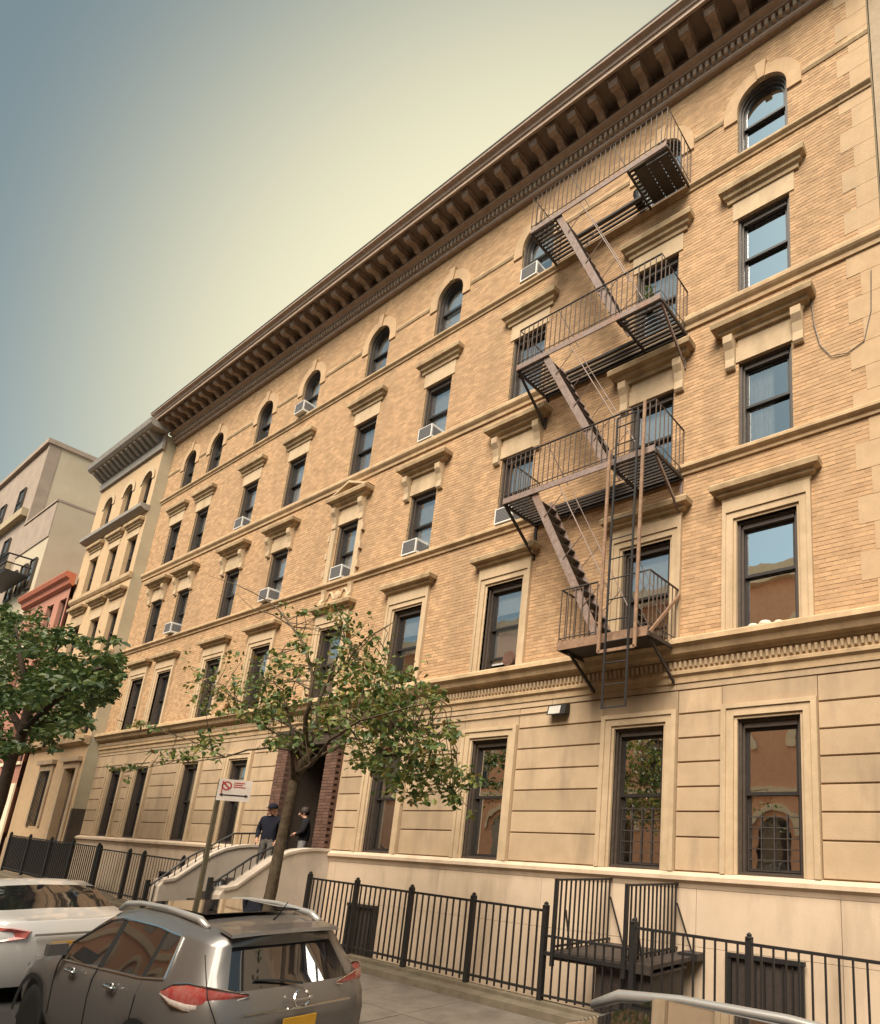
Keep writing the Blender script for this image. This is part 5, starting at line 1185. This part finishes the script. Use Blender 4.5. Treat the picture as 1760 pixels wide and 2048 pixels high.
# ------------------------------------------------------------------ people
def person(label, loc, rz, J, mats, split, hat=None, hair=False, H=1.72):
    """J: joints name -> (x,y,z) in metres for a 1.72 m figure facing -Y; one continuous skinned body"""
    t = thing('person', label, 'person', loc)
    names = list(J); ed = [('pelvis', 'belly'), ('belly', 'chest'), ('chest', 'neck'), ('neck', 'head0'), ('head0', 'head1'), ('head1', 'crown')]
    for s in ('l', 'r'):
        ed += [('chest', 'sh' + s), ('sh' + s, 'el' + s), ('el' + s, 'wr' + s), ('wr' + s, 'pm' + s), ('pelvis', 'hip' + s), ('hip' + s, 'kn' + s), ('kn' + s, 'an' + s), ('an' + s, 'toe' + s)]
    rad = dict(pelvis=(.165, .135), belly=(.175, .14), chest=(.19, .145), neck=(.058, .058), head0=(.075, .085), head1=(.085, .098), crown=(.055, .06))
    for s in 'lr':
        rad.update({'sh' + s: (.09, .09), 'el' + s: (.064, .064), 'wr' + s: (.036, .036), 'pm' + s: (.036, .022), 'hip' + s: (.105, .105), 'kn' + s: (.068, .068), 'an' + s: (.048, .048), 'toe' + s: (.04, .03)})
    V = [Vector(J[n]) for n in names]; E = [(names.index(a), names.index(b_)) for a, b_ in ed]; RR = [rad[n] for n in names]
    for s in 'lr':                                        # five fingers rooted in each palm
        w, pmv = Vector(J['wr' + s]), Vector(J['pm' + s]); d = (pmv - w).normalized(); side = d.cross(Vector((0, 0, 1)) if abs(d.z) < .8 else Vector((0, 1, 0))).normalized()
        for k, ln in enumerate((.055, .072, .078, .072, .056)):
            o = pmv + side * (k - 2) * .017 + (d * -.03 if k == 0 else Vector()); dd = (d + side * (-.7 if k == 0 else 0)).normalized()
            a = len(V); V += [o + dd * ln * .5, o + dd * ln + Vector((0, -.012, -.004))]; E += [(names.index('pm' + s), a), (a, a + 1)]; RR += [(.0095, .0095), (.008, .008)]
    me = bpy.data.meshes.new('body'); me.from_pydata([tuple(v) for v in V], E, [])
    o = bpy.data.objects.new('body', me); col.objects.link(o)
    md = o.modifiers.new('skin', 'SKIN'); sv = me.skin_vertices[0].data
    for k, r_ in enumerate(RR): sv[k].radius = r_; sv[k].use_root = (k == 0)
    o.modifiers.new('sub', 'SUBSURF').levels = 2
    dg = bpy.context.evaluated_depsgraph_get(); em = bpy.data.meshes.new_from_object(o.evaluated_get(dg)); bpy.data.objects.remove(o)
    for m_ in mats: em.materials.append(m_)
    kv = {n_: Vector(J[n_]) for n_ in names}
    for p in em.polygons:
        c_ = p.center; p.use_smooth = True; mi = 1
        if c_.z > kv['neck'].z + .015: mi = 0
        elif min((c_ - kv['pml']).length, (c_ - kv['pmr']).length) < .085: mi = 0
        elif c_.z < split: mi = 2
        if c_.z < kv['anl'].z + .03 and min((c_ - kv['anl']).length, (c_ - kv['anr']).length, (c_ - kv['toel']).length, (c_ - kv['toer']).length) < .14: mi = 3
        if mi == 2 and min((c_ - kv['wrl']).length, (c_ - kv['wrr']).length, (c_ - kv['ell']).length, (c_ - kv['elr']).length) < .10: mi = 1
        p.material_index = mi
    bo = inst('body', em, t, loc); h0 = (kv['head0'] + kv['head1']) / 2 + Vector(loc)
    f = MB(); fx = h0
    f.add([fx + Vector(q) for q in ((-.014, -.088, -.02), (.014, -.088, -.02), (0, -.125, -.028), (0, -.092, .035))], [(0, 1, 2), (0, 2, 3), (2, 1, 3)]); f.build('nose', mats[0], t)
    for s in (-1, 1):
        MB().lathe([(0, -.006), (.011, 0), (0, .006)], (fx.x + s * .032, fx.y - .082, fx.z + .022), 8, 'y').build('eye', M['sash'], t); MB().lathe([(0, -.012), (.028, 0), (0, .012)], (fx.x + s * .088, fx.y + .01, fx.z), 8, 'x').build('ear', mats[0], t)
    MB().box(fx.x - .024, fx.x + .024, fx.y - .092, fx.y - .08, fx.z - .062, fx.z - .052).build('mouth', M['redbrick'], t)
    cw = kv['crown'] + Vector(loc)
    if hat:
        b = MB(); b.lathe([(.105, h0.z + .055), (.108, h0.z + .09), (.095, h0.z + .14), (.06, h0.z + .17), (0, h0.z + .18)], (cw.x, cw.y, 0), 18); b.prism([(cw.x - .09, cw.y - .09), (cw.x + .09, cw.y - .09), (cw.x + .06, cw.y - .19), (cw.x - .06, cw.y - .19)], 'z', h0.z + .05, h0.z + .065); b.build('cap', hat, t, smooth=True)
    if hair:
        b = MB(); b.lathe([(.098, h0.z - .02), (.112, h0.z + .05), (.108, h0.z + .10), (.085, h0.z + .15), (.045, h0.z + .175), (0, h0.z + .18)], (cw.x, cw.y + .018, 0), 18); b.build('hair', M['hair'], t, smooth=True)
    t.rotation_euler = (0, 0, rz); return t
J1 = dict(pelvis=(0, 0, .95), belly=(0, .01, 1.10), chest=(0, .0, 1.34), neck=(0, -.02, 1.47), head0=(.0, -.05, 1.56), head1=(0, -.05, 1.63), crown=(0, -.04, 1.69),
          shl=(.19, .0, 1.39), ell=(.27, .03, 1.13), wrl=(.24, -.10, .92), pml=(.23, -.14, .85), shr=(-.19, 0, 1.39), elr=(-.29, .05, 1.14), wrr=(-.21, -.12, .95), pmr=(-.17, -.17, .90),
          hipl=(.09, 0, .90), knl=(.11, -.06, .50), anl=(.11, .0, .09), toel=(.13, -.15, .035), hipr=(-.09, 0, .90), knr=(-.12, -.03, .50), anr=(-.13, .03, .09), toer=(-.16, -.12, .035))
person('person in a navy jacket, dark cap and grey jeans at the top of the stoop', (-11.95, -0.86, 1.20), R(35), J1, [M['skin'], M['navy'], M['jeans'], M['shoe']], .93, hat=M['navy'])
J2 = dict(J1); J2.update(head0=(-.02, -.07, 1.55), head1=(-.03, -.08, 1.61), crown=(-.03, -.07, 1.68), wrl=(.06, -.20, 1.06), pml=(-.01, -.22, 1.05), wrr=(-.05, -.20, 1.10), pmr=(.03, -.22, 1.09), ell=(.26, -.04, 1.14), elr=(-.26, -.04, 1.14))
person('person with dark hair in a black jacket looking down in the doorway', (-12.02, 0.02, 1.205), R(-30), J2, [M['skin'], M['black_cloth'], M['jeans2'], M['shoe']], .93, hair=True)
bg_ = thing('rubbish_bag', 'black bag hanging on the handrail of the main stoop', 'bag', (-11.25, -2.05, 1.05))
b = MB(); b.lathe([(.03, 1.30), (.10, 1.24), (.16, 1.12), (.17, 1.0), (.12, .90), (.0, .87)], (-11.25, -2.05, 0), 12); o = b.build('sack', M['bag'], bg_, smooth=True)
